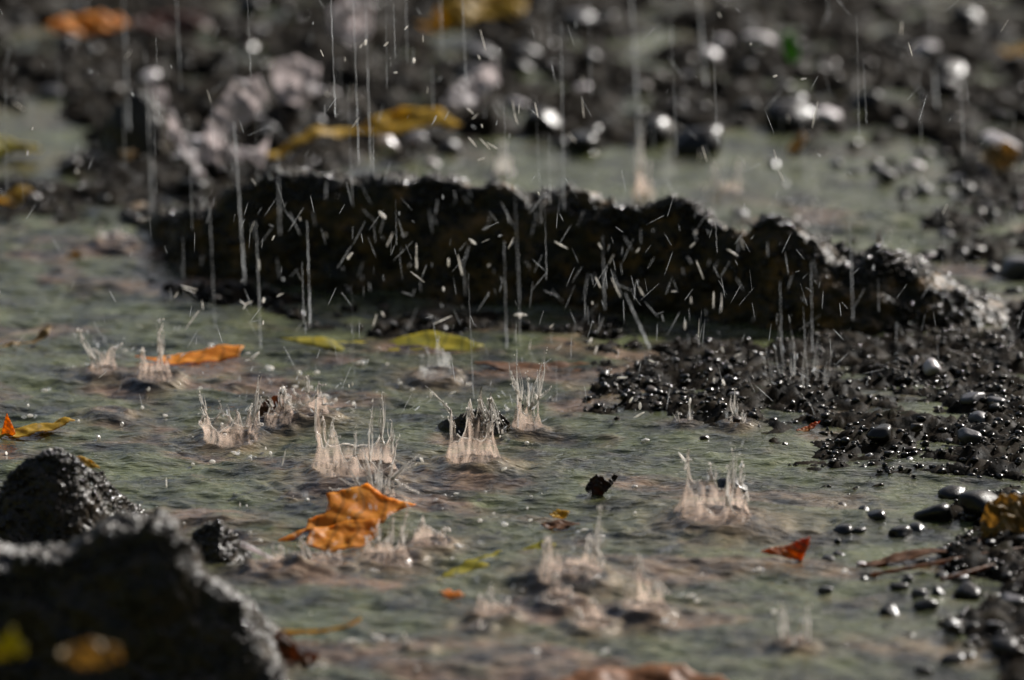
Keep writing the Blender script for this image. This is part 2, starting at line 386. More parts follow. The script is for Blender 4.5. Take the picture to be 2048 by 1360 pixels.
# water: real ripples, swells and rings round every splash
wx = np.concatenate([np.linspace(-1.1, -.42, 60)[:-1], np.arange(-.42, .42, .0010), np.linspace(.42, 1.1, 60)])
wy = np.concatenate([np.linspace(-1.3, -.60, 60)[:-1], np.arange(-.60, .80, .0010), np.linspace(.80, 1.6, 60)])
X, Y = np.meshgrid(wx, wy, indexing='ij'); PX, PY = pix(X, Y, 0 * X)
busy = np.clip(1.05 - inpoly(PX, PY, [(1500, 800), (2500, 600), (2500, 1500), (1500, 1500), (1560, 1150)], 500) * .6, .2, 1)
busy = busy * np.where(PY < 420, .35, 1)
def crest(x, y, seed, oct=2): return (1 - 2.2 * np.abs(fbm(x, y, oct, seed))) * .6
TY = Y + .14 * X                                   # the crests run slightly askew
Wz = (fbm(X * 14, TY * 26, 2, 21) * .0034 + crest(X * 22 + .3 * fbm(X * 30, TY * 30, 2, 8), TY * 52, 31) * .0019) * busy
Wz = Wz + (crest(X * 62, TY * 125, 41) * .00085 + fbm(X * 110, TY * 240, 2, 51) * .00060) * (.38 + .62 * busy) + crest(X * 95, TY * 260, 71, 1) * .00052 * (.5 + .5 * busy)
mud = np.clip(fbm(X * 22, TY * 34, 4, 77) * 3.0 - .1, 0, 1) * busy
for S in SPLASH:
    if S['p'][1] < 420: continue
    c = at(*S['p']); r0 = mm(S['r'], S['p'][1])
    rr = np.hypot(X - c[0], Y - c[1]) * (1 + .18 * fbm(X * 40, Y * 40, 2, 12))
    sel = rr < r0 * 6
    d = rr[sel]
    if not S.get('bowl'): Wz[sel] += min(.0045, .30 * r0) * np.exp(-(d / (r0 * .85)) ** 2)
    hump = .0022 * np.exp(-((d - r0 * 1.05) / (r0 * .5)) ** 2) - (.0012 if S.get('bowl') else 0) * np.exp(-(d / (r0 * .6)) ** 2)
    ring = .0004 * np.cos((d - r0) / .0045 * 2 * math.pi * .5) * np.exp(-np.abs(d - r0) / (r0 * 1.8))
    Wz[sel] += (hump + ring) * min(1.0, r0 / .010)
    mud[sel] = np.maximum(mud[sel], .95 * np.exp(-(d / (r0 * 1.9)) ** 2))
V = np.stack([X, Y, Wz], -1).reshape(-1, 3)
water = mesh_np('water', V, grid_faces(len(wx), len(wy)), MAT_WATER); tag(water, kind='structure')
a = water.data.attributes.new('mud', 'FLOAT', 'POINT'); a.data.foreach_set('value', mud.ravel().astype(np.float32))

#================================================================== ROCKS
def ridge(name, stations, thick, mat, label, cat='rock', nu=360, nv=110, seed=1, amp=.003, back=.7, lean=.35, group=None, fine=.0009, grains=0, gsize=.001):
    """a rock lofted along the picture's width: (px, crest py, foot py) give the crest height over its foot"""
    xs = [s[0] for s in stations]
    u = np.linspace(xs[0], xs[-1], nu)
    top = interp([(s[0], s[1]) for s in stations], u); foot = interp([(s[0], s[2]) for s in stations], u)
    th = interp([(s[0], s[3] if len(s) > 3 else thick) for s in stations], u)
    G = np.array([at(a_, f_, -.008) for a_, f_ in zip(u, foot)])
    C = np.array([aty(a_, t_, g[1] + lean * h_) for a_, t_, g, h_ in zip(u, top, G, th)])
    Hh = np.maximum(C[:, 2] + .008, .0005)
    v = np.linspace(0, 1, nv)
    # profile: front foot -> steep face -> crest -> rounded back
    yy = np.interp(v, [0, .12, .45, .6, .8, 1], [-.12, 0, lean * .8, lean, lean + (1 - lean) * .55, 1.0])
    zz = np.interp(v, [0, .12, .35, .5, .6, .72, .88, 1], [-.25, .12, .72, .95, 1.0, .9, .5, -.2])
    k = np.ones(9) / 9
    for _ in range(2):
        yy = np.convolve(np.pad(yy, 4, 'edge'), k, 'valid'); zz = np.convolve(np.pad(zz, 4, 'edge'), k, 'valid')
    zz = zz / zz.max()
    Xg = G[:, 0][:, None] + (C[:, 0] - G[:, 0])[:, None] * zz[None].clip(0)
    Yg = G[:, 1][:, None] + th[:, None] * yy[None]
    Zg = -.008 + Hh[:, None] * zz[None]
    s1 = Yg + Zg * 1.0; s2 = Zg - Yg * .3
    scale = np.minimum(1, Hh / .02)[:, None]
    n = fbm(Xg * 55, s1 * 55, 4, seed) * amp * 1.2 + fbm(Xg * 55 + 9, s2 * 90, 4, seed + 7) * amp
    f = fbm(Xg * 330, s1 * 330 + s2 * 90, 3, seed + 3, .6) * fine + np.abs(fbm(Xg * 700, s2 * 700 + s1 * 100, 2, seed + 5)) * fine * .8
    n = (n + f) * scale
    Yg = Yg - n * (1 - zz[None]) * .9; Zg = Zg + n * (.35 + .65 * zz[None].clip(0))
    Xg = Xg + fbm(s1 * 120, Xg * 120, 3, seed + 13) * amp * .5 * scale
    V = np.stack([Xg, Yg, Zg], -1).reshape(-1, 3)
    F = grid_faces(nu, nv)
    o = mesh_np(name, V, F, mat); tag(o, label, cat, group)
    if grains:
        rg = np.random.RandomState(seed); Vi, Fi = ico(1); k = rg.choice(len(V), grains * 3)
        zz_ = (np.tile(v, nu))[k]; ok = (zz_ > .08) & (zz_ < .95) & (rg.random_sample(len(k)) < .25 + .75 * (zz_ > .4)) & (fbm(V[k, 0] * 60, V[k, 2] * 90 + V[k, 1] * 60, 2, seed) > -.12)
        k = k[ok][:grains]; n_ = len(k); rr_ = gsize * (.35 + 1.1 * rg.random_sample(n_) ** 3)
        W = Vi[None] * (1 + rg.uniform(-.35, .35, (n_, len(Vi), 1))) * (rr_[:, None] * rg.uniform(.7, 1.3, (n_, 3)))[:, None] + V[k][:, None]
        F_ = (Fi[None] + (np.arange(n_) * len(Vi))[:, None, None]).reshape(-1, 3)
        g_ = mesh_np('grit', W.reshape(-1, 3), F_, MAT_GRIT, o, smooth=False); g_['kind'] = 'stuff'
    return o
ridge('rock_ledge', [(120, 452, 466), (180, 436, 470), (240, 428, 486), (300, 436, 520), (340, 440, 560), (370, 436, 580), (440, 412, 592), (500, 385, 600), (560, 365, 606), (650, 352, 615), (760, 350, 625), (850, 362, 634), (950, 368, 640), (1050, 384, 650), (1130, 386, 655), (1180, 398, 660), (1240, 432, 664), (1290, 434, 668), (1345, 408, 672), (1400, 430, 676), (1450, 470, 684), (1500, 474, 690), (1550, 446, 696), (1600, 468, 700), (1680, 512, 706), (1740, 524, 705), (1800, 530, 700), (1850, 545, 700), (1900, 574, 700), (1960, 605, 700), (2050, 642, 700), (2150, 680, 710)],
      .10, MAT_MOSS, 'long dark ledge of wet mossy rock crossing the middle of the pool', nu=900, nv=220, seed=11, grains=26000, gsize=.0012, amp=.0052, lean=.24, fine=.0016)
ridge('rock', [(-120, 1010, 1150), (0, 990, 1150), (20, 945, 1150), (60, 922, 1150), (110, 916, 1150), (155, 924, 1145), (190, 955, 1140), (225, 985, 1130), (265, 1012, 1110), (300, 1030, 1100), (350, 1080, 1095), (380, 1100, 1100)],
      .05, MAT_ROCK, 'rounded wet rock behind the dark foreground rock, a yellow leaf on its top', nu=300, nv=160, seed=23, grains=5000, gsize=.0009, amp=.003, lean=.5, fine=.0018)
ridge('rock', [(372, 1130, 1160), (384, 1065, 1170), (410, 1046, 1178), (440, 1050, 1182), (465, 1075, 1182), (490, 1100, 1175), (520, 1118, 1150), (545, 1140, 1150)],
      .03, MAT_ROCK, 'small glistening rock lump wedged right of the dark foreground rock', nu=140, nv=110, seed=35, grains=1800, gsize=.0009, lean=.6, amp=.002, fine=.0018)
ridge('rock', [(-150, 1130, 1440), (0, 1120, 1440), (60, 1106, 1440), (130, 1090, 1440), (200, 1080, 1440), (260, 1056, 1440), (310, 1040, 1440), (345, 1066, 1440), (375, 1120, 1440), (410, 1175, 1440), (450, 1205, 1440), (490, 1240, 1445), (520, 1290, 1450), (560, 1345, 1455), (600, 1400, 1460), (640, 1440, 1465)],
      .12, MAT_ROCK, 'large black out of focus rock filling the lower left corner', nu=420, nv=200, seed=47, grains=5000, gsize=.0009, amp=.0055, lean=.18, fine=.0016)
ridge('rock', [(835, 895, 905), (860, 870, 910), (885, 845, 916), (920, 828, 920), (960, 822, 922), (1000, 830, 915), (1025, 860, 905), (1045, 885, 900)],
      .02, MAT_ROCK, 'small black rock glittering behind the tall grey splash crown', nu=120, nv=90, seed=59, grains=1200, gsize=.0008, amp=.0015, lean=.45, fine=.0016)
ridge('rock', [(195, 330, 352), (208, 240, 356), (230, 205, 360), (265, 190, 362), (300, 196, 362), (325, 225, 362), (345, 300, 360), (365, 345, 355)],
      .04, MAT_ROCK, 'dark upright rock blurred at the back left', nu=110, nv=90, seed=61, amp=.002, lean=.45)

# ---- loose stones: unit shapes shared by all copies
PEBV = []
rs = np.random.RandomState(5)
for k in range(8):
    Vi, Fi = ico(3)
    d = rs.randn(3, 3)
    r_ = 1 + .16 * np.sin(Vi @ d[0] * 1.6 + k) + .10 * np.sin(Vi @ d[1] * 3.1) + .05 * np.sin(Vi @ d[2] * 6.3)
    for q in rs.randn(7, 3):                       # knocked flat on a few sides
        q = q / np.linalg.norm(q); r_ = np.minimum(r_, .80 / np.maximum(Vi @ q, .05))
    Vp = Vi * r_[:, None] * np.array([1.15, 1.0, .72])
    me = bpy.data.meshes.new('pebble'); me.from_pydata(Vp.tolist(), [], Fi.tolist())
    me.polygons.foreach_set('use_smooth', [True] * len(me.polygons)); me.materials.append(MAT_PEB[0]); PEBV.append(me)
MESHC = {}
def peb_mesh(k, m):
    if (k, m) not in MESHC:
        c = PEBV[k].copy(); c.materials.clear(); c.materials.append(MAT_PEB[m]); MESHC[(k, m)] = c
    return MESHC[(k, m)]
rnd = random.Random(17)
def pebble(px, py, rp, m=0, label=None, group='pebbles', sink=.35, k=None, name='pebble', flat=1.0):
    """a stone whose middle is seen at px, py with radius rp photo pixels, sunk in the ground or water"""
    r = mm(rp, py); p = at(px, py, r * .3)
    base = max(gz(p[0], p[1]), -.0012)
    p = at(px, py, base + r * .3)
    o = bpy.data.objects.new(name, peb_mesh(rnd.randrange(8) if k is None else k, m)); COL.objects.link(o)
    o.location = (p[0], p[1], base + r * .3 * flat); o.scale = (r, r, r * flat)
    o.rotation_euler = (rnd.uniform(-.3, .3), rnd.uniform(-.3, .3), rnd.uniform(0, 6.28))
    tag(o, label, 'stone' if name == 'stone' else 'pebble', group); return o
BIG = [ # px, py, r, material, label
 (670, 1128, 26, 0, 'black stone poking out just below the orange leaf'),
 (1462, 978, 30, 0, 'black stone right behind the four jet splash'),
 (1685, 1063, 22, 0, 'shiny black pebble in the green water, left one of a touching pair'),
 (1712, 1064, 17, 0, 'smaller black pebble touching another in the green water'),
 (1752, 1038, 26, 0, 'black pebble with a bright top, farthest of the group in green water'),
 (1800, 1068, 24, 0, 'flat dark pebble, rightmost of the group in green water'),
 (1872, 1032, 36, 0, 'big black stone at the right end of the green water'),
 (1910, 990, 28, 0, 'black stone behind the big stone at the green water'),
 (1960, 1005, 44, 0, 'large dark stone at the right edge beside the curled leaf'),
 (1862, 735, 20, 3, 'single white glaring pebble on the right gravel'),
 (1945, 800, 26, 2, 'bright glinting stone near the right edge of the gravel'),
 (1990, 805, 22, 2, 'glinting stone right beside the right edge of the gravel'),
 (1960, 840, 24, 2, 'grey stone below the glinting stones at right'),
 (1936, 872, 22, 2, 'grey pebble under the glinting stones at the right'),
 (1760, 868, 24, 0, 'dark pebble in the middle of the right gravel'),
 (1850, 100, 24, 3, 'round white blurred pebble at the top right'),
 (1520, 84, 30, 3, 'pale blurred stone beside the green leaf at the top'),
 (1446, 85, 18, 3, 'pale blurred pebble, upper left of the pale stone'),
 (1425, 112, 20, 3, 'pale oval blurred pebble near the top'),
 (1830, 332, 18, 3, 'white blurred pebble on the dark gravel behind the ridge'),
 (1772, 350, 20, 2, 'grey blurred pebble left of the white one behind the ridge'),
 (1670, 332, 16, 2, 'grey blurred pebble standing in the far green pool'),
 (1545, 332, 16, 2, 'grey blurred pebble at the middle of the far green pool'),
 (1850, 310, 20, 0, 'dark blurred pebble behind the white pebble'),
 (1888, 368, 20, 2, 'grey blurred pebble, one of the pair at the far right'),
 (1918, 360, 17, 2, 'smaller grey blurred pebble, one of the pair at the far right'),
 (1480, 430, 18, 2, 'grey pebble just behind the crest of the ridge'),
 (1396, 290, 52, 0, 'wide black blurred stone at the far green pool edge'),
 (1590, 240, 50, 0, 'black blurred stone behind the far green pool'),
 (1650, 235, 30, 3, 'long pale blurred stone behind the far green pool'),
 (1590, 212, 26, 2, 'grey blurred stone above the black stone at the back'),
 (1035, 210, 20, 3, 'pale upright blurred pebble near the top centre'),
 (1165, 180, 18, 3, 'slim pale blurred pebble at the top centre'),
 (1185, 120, 24, 2, 'grey blurred pebble at the top centre'),
 (1160, 40, 28, 2, 'grey blurred pebble touching the top edge of view'),
 (965, 110, 30, 2, 'grey blurred stone under the top orange leaf'),
 (950, 150, 32, 2, 'grey blurred stone left of centre at the top'),
 (945, 180, 28, 3, 'pale blurred stone behind the arched yellow leaf'),
 (700, 50, 40, 3, 'large pale blurred stone at the top left of centre'),
 (395, 290, 26, 3, 'small pale stone at the foot of the heap at the left'),
 (505, 240, 26, 3, 'pale lilac blurred stone on the right of the heap'),
 (595, 180, 34, 2, 'grey blurred stone above the arched yellow leaf'),
 (650, 195, 30, 3, 'pale blurred stone left over the arched yellow leaf'),
 (345, 280, 24, 3, 'pale stone leaning on the dark upright rock'),
 (370, 315, 22, 3, 'pale stone lowest along the slope left of the heap'),
 (105, 190, 28, 2, 'grey blurred stone at the far left'),
 (70, 395, 12, 3, 'tiny pale stone near the left edge'),
 (770, 290, 26, 3, 'pale stone under the arched yellow leaf'),
 (830, 285, 28, 2, 'grey stone under the right of the arched yellow leaf'),
 (900, 300, 24, 2, 'grey stone at the right foot of the arched yellow leaf'),
 (860, 330, 18, 3, 'pale stone in front of the arched yellow leaf'),
 (1120, 290, 20, 2, 'small grey stone left of the far green pool'),
 (1995, 290, 34, 3, 'pale blurred stone at the right edge behind the ridge'),
 (2010, 1290, 30, 0, 'dark pebble in the lower right corner'),
 (2020, 1205, 26, 2, 'grey pebble with a white glint at the lower right edge'),
 (1905, 1325, 30, 0, 'dark pebble with a white edge at the bottom right'),
 (1780, 1225, 22, 0, 'dark pebble at the left of the lower right gravel'),
 (1850, 1215, 24, 0, 'dark pebble in the middle of the lower right gravel'),
 (1935, 1185, 28, 0, 'black pebble right of the thin stalk at the lower right'),
 (1838, 1190, 20, 2, 'grey pebble left of the black pebble at lower right'),
 (2035, 540, 40, 2, 'pale grey wet stone at the right edge behind the ridge'),
 (1890, 470, 16, 2, 'grey pebble on the green water right of the ridge end'),
 (15, 535, 14, 3, 'white blurred pebble at the left edge of the water'),
 (1000, 40, 30, 0, 'dark blurred stone right of the top orange leaf'),
]
for px, py, r, m, lab in BIG:
    pebble(px, py, r, m, lab, 'stones and pebbles', name='stone' if r > 27 else 'pebble', flat=1.0)
# ---- medium pebbles, individually, shared wording where nothing tells them apart
def scatter(n, box, zone, rlo, rhi, lab, probs, thr=.45):
    k = 0; tries = 0
    while k < n and tries < n * 60:
        tries += 1
        px = rnd.uniform(box[0], box[2]); py = rnd.uniform(box[1], box[3])
        if float(zone(np.array([px]), np.array([py]))[0]) < thr: continue
        r = rlo + (rhi - rlo) * rnd.random() ** 2.2
        m = rnd.choices((0, 1, 2, 3), probs)[0]
        pebble(px, py, r, m, lab, 'gravel pebbles'); k += 1
scatter(34, (1180, 0, 2048, 300), bank, 12, 24, 'blurred wet pebble in the dark gravel at the top right', (7, 3, 1, .3))
scatter(14, (560, 0, 1180, 300), bank, 10, 20, 'blurred wet pebble in the debris at the top centre', (7, 3, 1, .4))
scatter(22, (0, 0, 560, 440), bank, 12, 26, 'blurred wet pebble in the dark litter at the top left', (6, 3, 1.4, .5))
scatter(34, (1620, 300, 2048, 600), bank, 10, 20, 'wet pebble in the gravel behind the right end of the ridge', (5, 3, 2, .4))
scatter(34, (1150, 690, 2048, 960), bank, 7, 14, 'small wet pebble in the glittering gravel below the ridge', (6, 3, 2, .25))
scatter(26, (1650, 980, 2048, 1350), bank, 10, 20, 'wet pebble in the gravel at the lower right', (6, 3, 2, .3))
scatter(34, (1640, 1010, 2048, 1350), lambda a, b: 1 - bank(a, b), 9, 20, 'wet pebble standing in shallow green water at the lower right', (7, 3, 1.5, .2))
scatter(20, (1560, 290, 1960, 500), lambda a, b: 1 - bank(a, b), 8, 16, 'pebble standing in the green water behind the ridge', (6, 3, 2, .4))
scatter(26, (330, 560, 1300, 690), bank, 6, 12, 'small dark pebble at the foot of the ridge', (8, 3, 1, .1))
scatter(8, (880, 0, 2048, 300), bank, 26, 40, 'dark blurred clod among the gravel at the top right', (9, 3, 0, 0))
scatter(7, (0, 0, 880, 440), bank, 26, 40, 'dark blurred clod in the litter at the top left', (9, 3, 0, 0))
# ---- grit nobody could count: one mass
def gravel():
    Vi, Fi = ico(1)
    rs = np.random.RandomState(8); parts_V, parts_F = [], []
    off = 0
    def add(px, py, r, lift=.25, on=None):
        nonlocal off
        n = len(px)
        P = np.array([at(a_, b_, .0) for a_, b_ in zip(px, py)])
        z, _, _, _ = ground_h(P[:, 0], P[:, 1]); z = np.maximum(z, -.0035)
        sc = r[:, None] * rs.uniform(.65, 1.35, (n, 3)) * np.array([1.1, 1.1, .8])
        ang = rs.uniform(0, 6.28, n); c, s = np.cos(ang), np.sin(ang)
        W = Vi[None] * (1 + rs.uniform(-.34, .34, (n, len(Vi), 1)))
        W = W * sc[:, None]
        Wx = W[..., 0] * c[:, None] - W[..., 1] * s[:, None]; Wy = W[..., 0] * s[:, None] + W[..., 1] * c[:, None]
        W = np.stack([Wx + P[:, 0:1], Wy + P[:, 1:2], W[..., 2] + (z + r * lift)[:, None]], -1)
        parts_V.append(W.reshape(-1, 3))
        parts_F.append((Fi[None] + (np.arange(n) * len(Vi))[:, None, None] + off).reshape(-1, 3)); off += n * len(Vi)
    N = 170000
    # even cover over the ground, then kept where the bank is
    x = rs.uniform(-.45, .45, N); y = rs.uniform(-.6, .9, N); px, py = pix(x, y, 0 * x)
    b = bank(px, py); clump = fbm(x * 25, y * 25, 3, 4)
    keep = (b > .35) & (clump + rs.uniform(-.5, .5, N) > -.1 + .25 * (py < 320))
    px, py = px[keep], py[keep]; r = .0004 + .0014 * rs.random_sample(len(px)) ** 3
    k2 = (py > 320) | (rs.random_sample(len(px)) < .04); px, py, r = px[k2], py[k2], r[k2]; r = np.where(py < 320, r * 2.2, r)
    add(px, py, r)
    V = np.concatenate(parts_V); F = np.concatenate(parts_F)
    o = mesh_np('gravel', V, F, MAT_GRIT, smooth=False); tag(o, 'fine dark wet gravel and grit covering the banks of the pool', 'gravel', kind='stuff')
gravel()

#================================================================== LEAVES
def leaf(name, poly, foot, tilt, mat, label, yaw=0.0, curl=.002, seed=1, thick=.0004, cat='leaf', lift=.001, step=None, ribs=True):
    """poly: outline in photo pixels; the blade lies in a plane through the ground at `foot`, tilted back-to-front by `tilt` degrees"""
    P0 = at(*foot, lift)
    t = R(tilt); n = np.array([math.sin(R(yaw)) * .5, -math.sin(t), math.cos(t)]); n /= np.linalg.norm(n)
    e1 = np.cross([0, 1, 0], n); e1 /= np.linalg.norm(e1); e2 = np.cross(n, e1)
    pts = []
    for a_, b_ in poly:
        d = ray(a_, b_); s = ((P0 - CAM) @ n) / (d @ n); q = CAM + d * s - P0
        pts.append((float(q @ e1), float(q @ e2)))
    pts = np.array(pts)
    # rough, slightly notched edge
    dens = []; rs = random.Random(seed)
    per = sum(np.linalg.norm(pts[i] - pts[(i + 1) % len(pts)]) for i in range(len(pts)))
    st = step or per / 110
    for i in range(len(pts)):
        p, q = pts[i], pts[(i + 1) % len(pts)]; L = np.linalg.norm(q - p); k = max(1, int(L / st))
        for j in range(k):
            w_ = p + (q - p) * j / k
            if j: w_ = w_ + np.array([rs.uniform(-1, 1), rs.uniform(-1, 1)]) * st * .22
            dens.append(w_)
    B = np.array(dens); lo, hi = B.min(0), B.max(0)
    gxs = np.arange(lo[0], hi[0], st * 1.0); gys = np.arange(lo[1], hi[1], st * 1.0)
    I = np.array([(x + rs.uniform(-.2, .2) * st, y + rs.uniform(-.2, .2) * st) for x in gxs for y in gys])
    if len(I):
        s = inpoly(I[:, 0], I[:, 1], [tuple(b) for b in B], st * .5)
        I = I[s > .98]
    allp = [Vector(b) for b in B] + [Vector(i) for i in I]
    nb = len(B)
    vs, es, fs, *_ = geometry.delaunay_2d_cdt(allp, [(i, (i + 1) % nb) for i in range(nb)], [], 1, 1e-7)
    Q = np.array([v[:] for v in vs]); size = max(hi - lo)
    u = (Q[:, 0] - (lo[0] + hi[0]) / 2) / size; v = (Q[:, 1] - (lo[1] + hi[1]) / 2) / size
    dz = curl * (fbm(u * 3 + seed, v * 3, 3, seed) * 1.4 + 1.3 * (u * u * 1.5 + v * v) - .3)
    if ribs: dz = dz + curl * .22 * np.abs(np.sin((u * .8 + v) * 16 + seed)) + curl * .35 * np.abs(fbm(u * 5, v * 5, 2, seed + 4))
    W = P0[None] + Q[:, :1] * e1[None] + Q[:, 1:2] * e2[None] + dz[:, None] * n[None]
    nv = len(W); F = np.array([list(f) for f in fs if len(f) == 3])
    # thickness: a second skin and a rim
    W2 = W - n[None] * thick
    edge = {}
    for f in F:
        for a_, b_ in ((f[0], f[1]), (f[1], f[2]), (f[2], f[0])): edge[(a_, b_)] = 1
    rim = [(b_, a_, a_ + nv, b_ + nv) for (a_, b_) in edge if (b_, a_) not in edge]
    FF = [tuple(f) for f in F] + [tuple(int(i) + nv for i in f[::-1]) for f in F] + rim
    me = bpy.data.meshes.new(name); c0 = W.mean(0)
    me.from_pydata((np.concatenate([W, W2]) - c0).tolist(), [], [tuple(int(i) for i in f) for f in FF])
    me.polygons.foreach_set('use_smooth', [True] * len(me.polygons)); me.materials.append(mat); me.update()
    o = bpy.data.objects.new(name, me); COL.objects.link(o); o.location = c0.tolist()
    return tag(o, label, cat)
def stalk(pts, rad, mat, parent=None, name='stem', label=None, cat=None):
    """pts: (px, py, height above ground)"""
    P = np.array([at(a_, b_, z_) for a_, b_, z_ in pts])
    tt = np.linspace(0, len(P) - 1, 8 * len(P)); Q = np.stack([np.interp(tt, range(len(P)), P[:, i]) for i in range(3)], -1)
    for _ in range(3): Q[1:-1] = (Q[:-2] + Q[1:-1] * 2 + Q[2:]) / 4
    r = np.linspace(rad, rad * .6, len(Q)) * (1 + .15 * np.sin(np.arange(len(Q)) * 1.7)); r[0] *= .5; r[-1] *= .3
    V, F = tube(Q, r, 8); o = mesh_np(name, V, F, mat)
    if parent:
        o.parent = parent; o.matrix_parent_inverse = Matrix.Translation(-parent.location)
    else: tag(o, label, cat or 'twig')
    return o

o = leaf('leaf', [(652, 986), (690, 974), (735, 962), (752, 975), (775, 990), (800, 998), (832, 1004), (800, 1014), (782, 1028), (765, 1048), (730, 1046), (700, 1052), (668, 1050), (640, 1062), (612, 1064), (588, 1082), (560, 1096), (532, 1106), (545, 1092), (578, 1074), (612, 1058), (616, 1034), (650, 1028), (658, 1004)], (690, 1062), 34, LEAF['orange'], 'bright orange curled leaf struck by splashes in the middle of the water', curl=.0022, seed=3, lift=.002)
leaf('leaf', [(625, 1056), (690, 1040), (760, 1040), (755, 1070), (720, 1090), (660, 1098), (610, 1088)], (680, 1100), 22, LEAF['orange'], 'lower orange leaf half under water in front of the bright orange leaf', curl=.0014, seed=5, lift=.0012, ribs=False)
leaf('leaf', [(905, 1140), (935, 1122), (975, 1110), (1010, 1098), (1050, 1094), (1085, 1090), (1112, 1100), (1095, 1112), (1060, 1118), (1020, 1122), (985, 1135), (950, 1146), (915, 1160), (880, 1172), (850, 1178), (825, 1180), (822, 1170), (855, 1168), (880, 1160)], (960, 1150), 6, LEAF['ygreen'], 'long yellow green leaf floating below the orange leaf', curl=.003, seed=8, lift=-.0005)
leaf('leaf', [(1520, 1106), (1545, 1096), (1575, 1090), (1600, 1080), (1620, 1076), (1618, 1096), (1604, 1120), (1580, 1116), (1550, 1112)], (1575, 1122), 50, LEAF['red'], 'small red orange leaf tip standing in the green water', curl=.002, seed=9)
leaf('leaf', [(560, 692), (620, 684), (690, 682), (760, 680), (815, 668), (870, 664), (905, 672), (940, 690), (968, 696), (940, 706), (880, 706), (820, 702), (760, 708), (690, 702), (620, 696)], (760, 712), 9, LEAF['ygreen'], 'long yellow leaf lying in the water at the foot of the ridge', curl=.003, seed=12, lift=-.0008)
leaf('leaf', [(270, 718), (330, 706), (400, 702), (450, 698), (488, 702), (478, 714), (420, 718), (350, 724), (290, 726)], (380, 726), 5, LEAF['orange'], 'flat orange leaf on the water at the left', curl=.002, seed=13)
leaf('leaf', [(945, 730), (1010, 726), (1090, 728), (1160, 722), (1205, 730), (1150, 744), (1070, 746), (990, 742)], (1070, 748), 5, LEAF['brown'], 'flat brown leaf on the water before the ridge', curl=.002, seed=14)
o = leaf('leaf', [(0, 862), (40, 858), (80, 848), (130, 842), (150, 846), (110, 858), (60, 870), (10, 878), (-30, 880), (-30, 866)], (60, 872), 8, LEAF['yellow'], 'yellow leaf with an upturned tip at the left edge', curl=.002, seed=15)
leaf('leaf', [(2, 868), (8, 845), (14, 826), (20, 840), (26, 852), (32, 868), (18, 874)], (16, 874), 70, LEAF['orange'], 'upright orange leaf tip at the left edge', curl=.001, seed=16)
leaf('leaf', [(510, 322), (560, 300), (610, 276), (660, 254), (710, 240), (750, 222), (800, 212), (850, 214), (885, 228), (900, 250), (925, 275), (905, 274), (880, 262), (840, 258), (790, 262), (740, 258), (700, 262), (650, 280), (600, 302), (550, 322)], (720, 330), 24, LEAF['yellow'], 'arched ochre yellow leaf blurred behind the ridge', curl=.006, seed=17, lift=.01)
leaf('leaf', [(830, 56), (850, 36), (880, 18), (920, 4), (970, -16), (1020, -24), (1056, -4), (1050, 20), (1030, 32), (1000, 26), (960, 30), (920, 44), (870, 58)], (930, 62), 22, LEAF['yellow'], 'blurred golden leaf at the top centre', curl=.006, seed=18, lift=.008)
leaf('leaf', [(90, 56), (130, 40), (180, 34), (240, 34), (262, 46), (220, 56), (160, 62), (110, 64)], (180, 66), 14, LEAF['orange'], 'blurred orange leaf at the top left', curl=.004, seed=19, lift=.006)
leaf('leaf', [(255, 52), (290, 24), (340, 18), (400, 30), (430, 50), (380, 66), (300, 70)], (340, 74), 18, LEAF['maroon'], 'blurred dark red leaf beside the orange one at the top left', curl=.004, seed=20, lift=.004)
leaf('leaf', [(1560, 74), (1580, 66), (1596, 88), (1598, 118), (1580, 126), (1566, 104)], (1580, 128), 46, LEAF['green'], 'small bright green leaf blurred at the top right', curl=.003, seed=21, lift=.004)
leaf('leaf', [(-40, 285), (10, 272), (60, 284), (84, 302), (50, 312), (0, 314), (-40, 310)], (20, 316), 10, LEAF['ygreen'], 'blurred green yellow leaf at the left edge', curl=.004, seed=22, lift=.004)
leaf('leaf', [(-40, 398), (0, 388), (40, 380), (66, 384), (40, 396), (0, 404), (-40, 408)], (0, 408), 8, LEAF['yellow'], 'thin yellow leaf at the left edge below the green yellow one', curl=.003, seed=23, lift=.004)
leaf('leaf', [(240, 306), (262, 298), (274, 308), (262, 318), (244, 318)], (256, 320), 30, LEAF['tan'], 'small tan leaf scrap at the foot of the dark upright rock', curl=.002, seed=24, lift=.006)
leaf('leaf', [(190, 478), (225, 466), (260, 474), (285, 492), (250, 498), (205, 500)], (236, 502), 20, LEAF['pale'], 'pale pinkish leaf scrap on the water left of the ridge', curl=.002, seed=25)
leaf('leaf', [(126, 512), (150, 502), (164, 510), (156, 524), (134, 526)], (145, 528), 24, LEAF['tan'], 'little tan leaf scrap on the water at the far left', curl=.002, seed=26)
leaf('leaf', [(-40, 694), (0, 690), (60, 680), (104, 662), (98, 676), (50, 690), (0, 702), (-40, 708)], (20, 704), 6, LEAF['tan'], 'long tan leaf strip on the water at the left edge', curl=.002, seed=27)
leaf('leaf', [(1750, 514), (1754, 488), (1757, 458), (1763, 486), (1775, 512)], (1762, 516), 78, LEAF['brown'], 'dark brown leaf spike standing on the end of the ridge', curl=.001, seed=28, lift=.016)
leaf('leaf', [(1796, 520), (1815, 514), (1846, 512), (1872, 510), (1856, 524), (1836, 534), (1812, 528)], (1835, 536), 16, LEAF['pale'], 'white and orange leaf scrap lying on the end of the ridge', curl=.002, seed=29, lift=.014)
leaf('leaf', [(1096, 444), (1102, 456), (1090, 470), (1074, 486), (1070, 474), (1082, 458)], (1085, 488), 64, LEAF['red'], 'tiny reddish leaf stuck to the front of the ridge', curl=.001, seed=30, lift=.020)
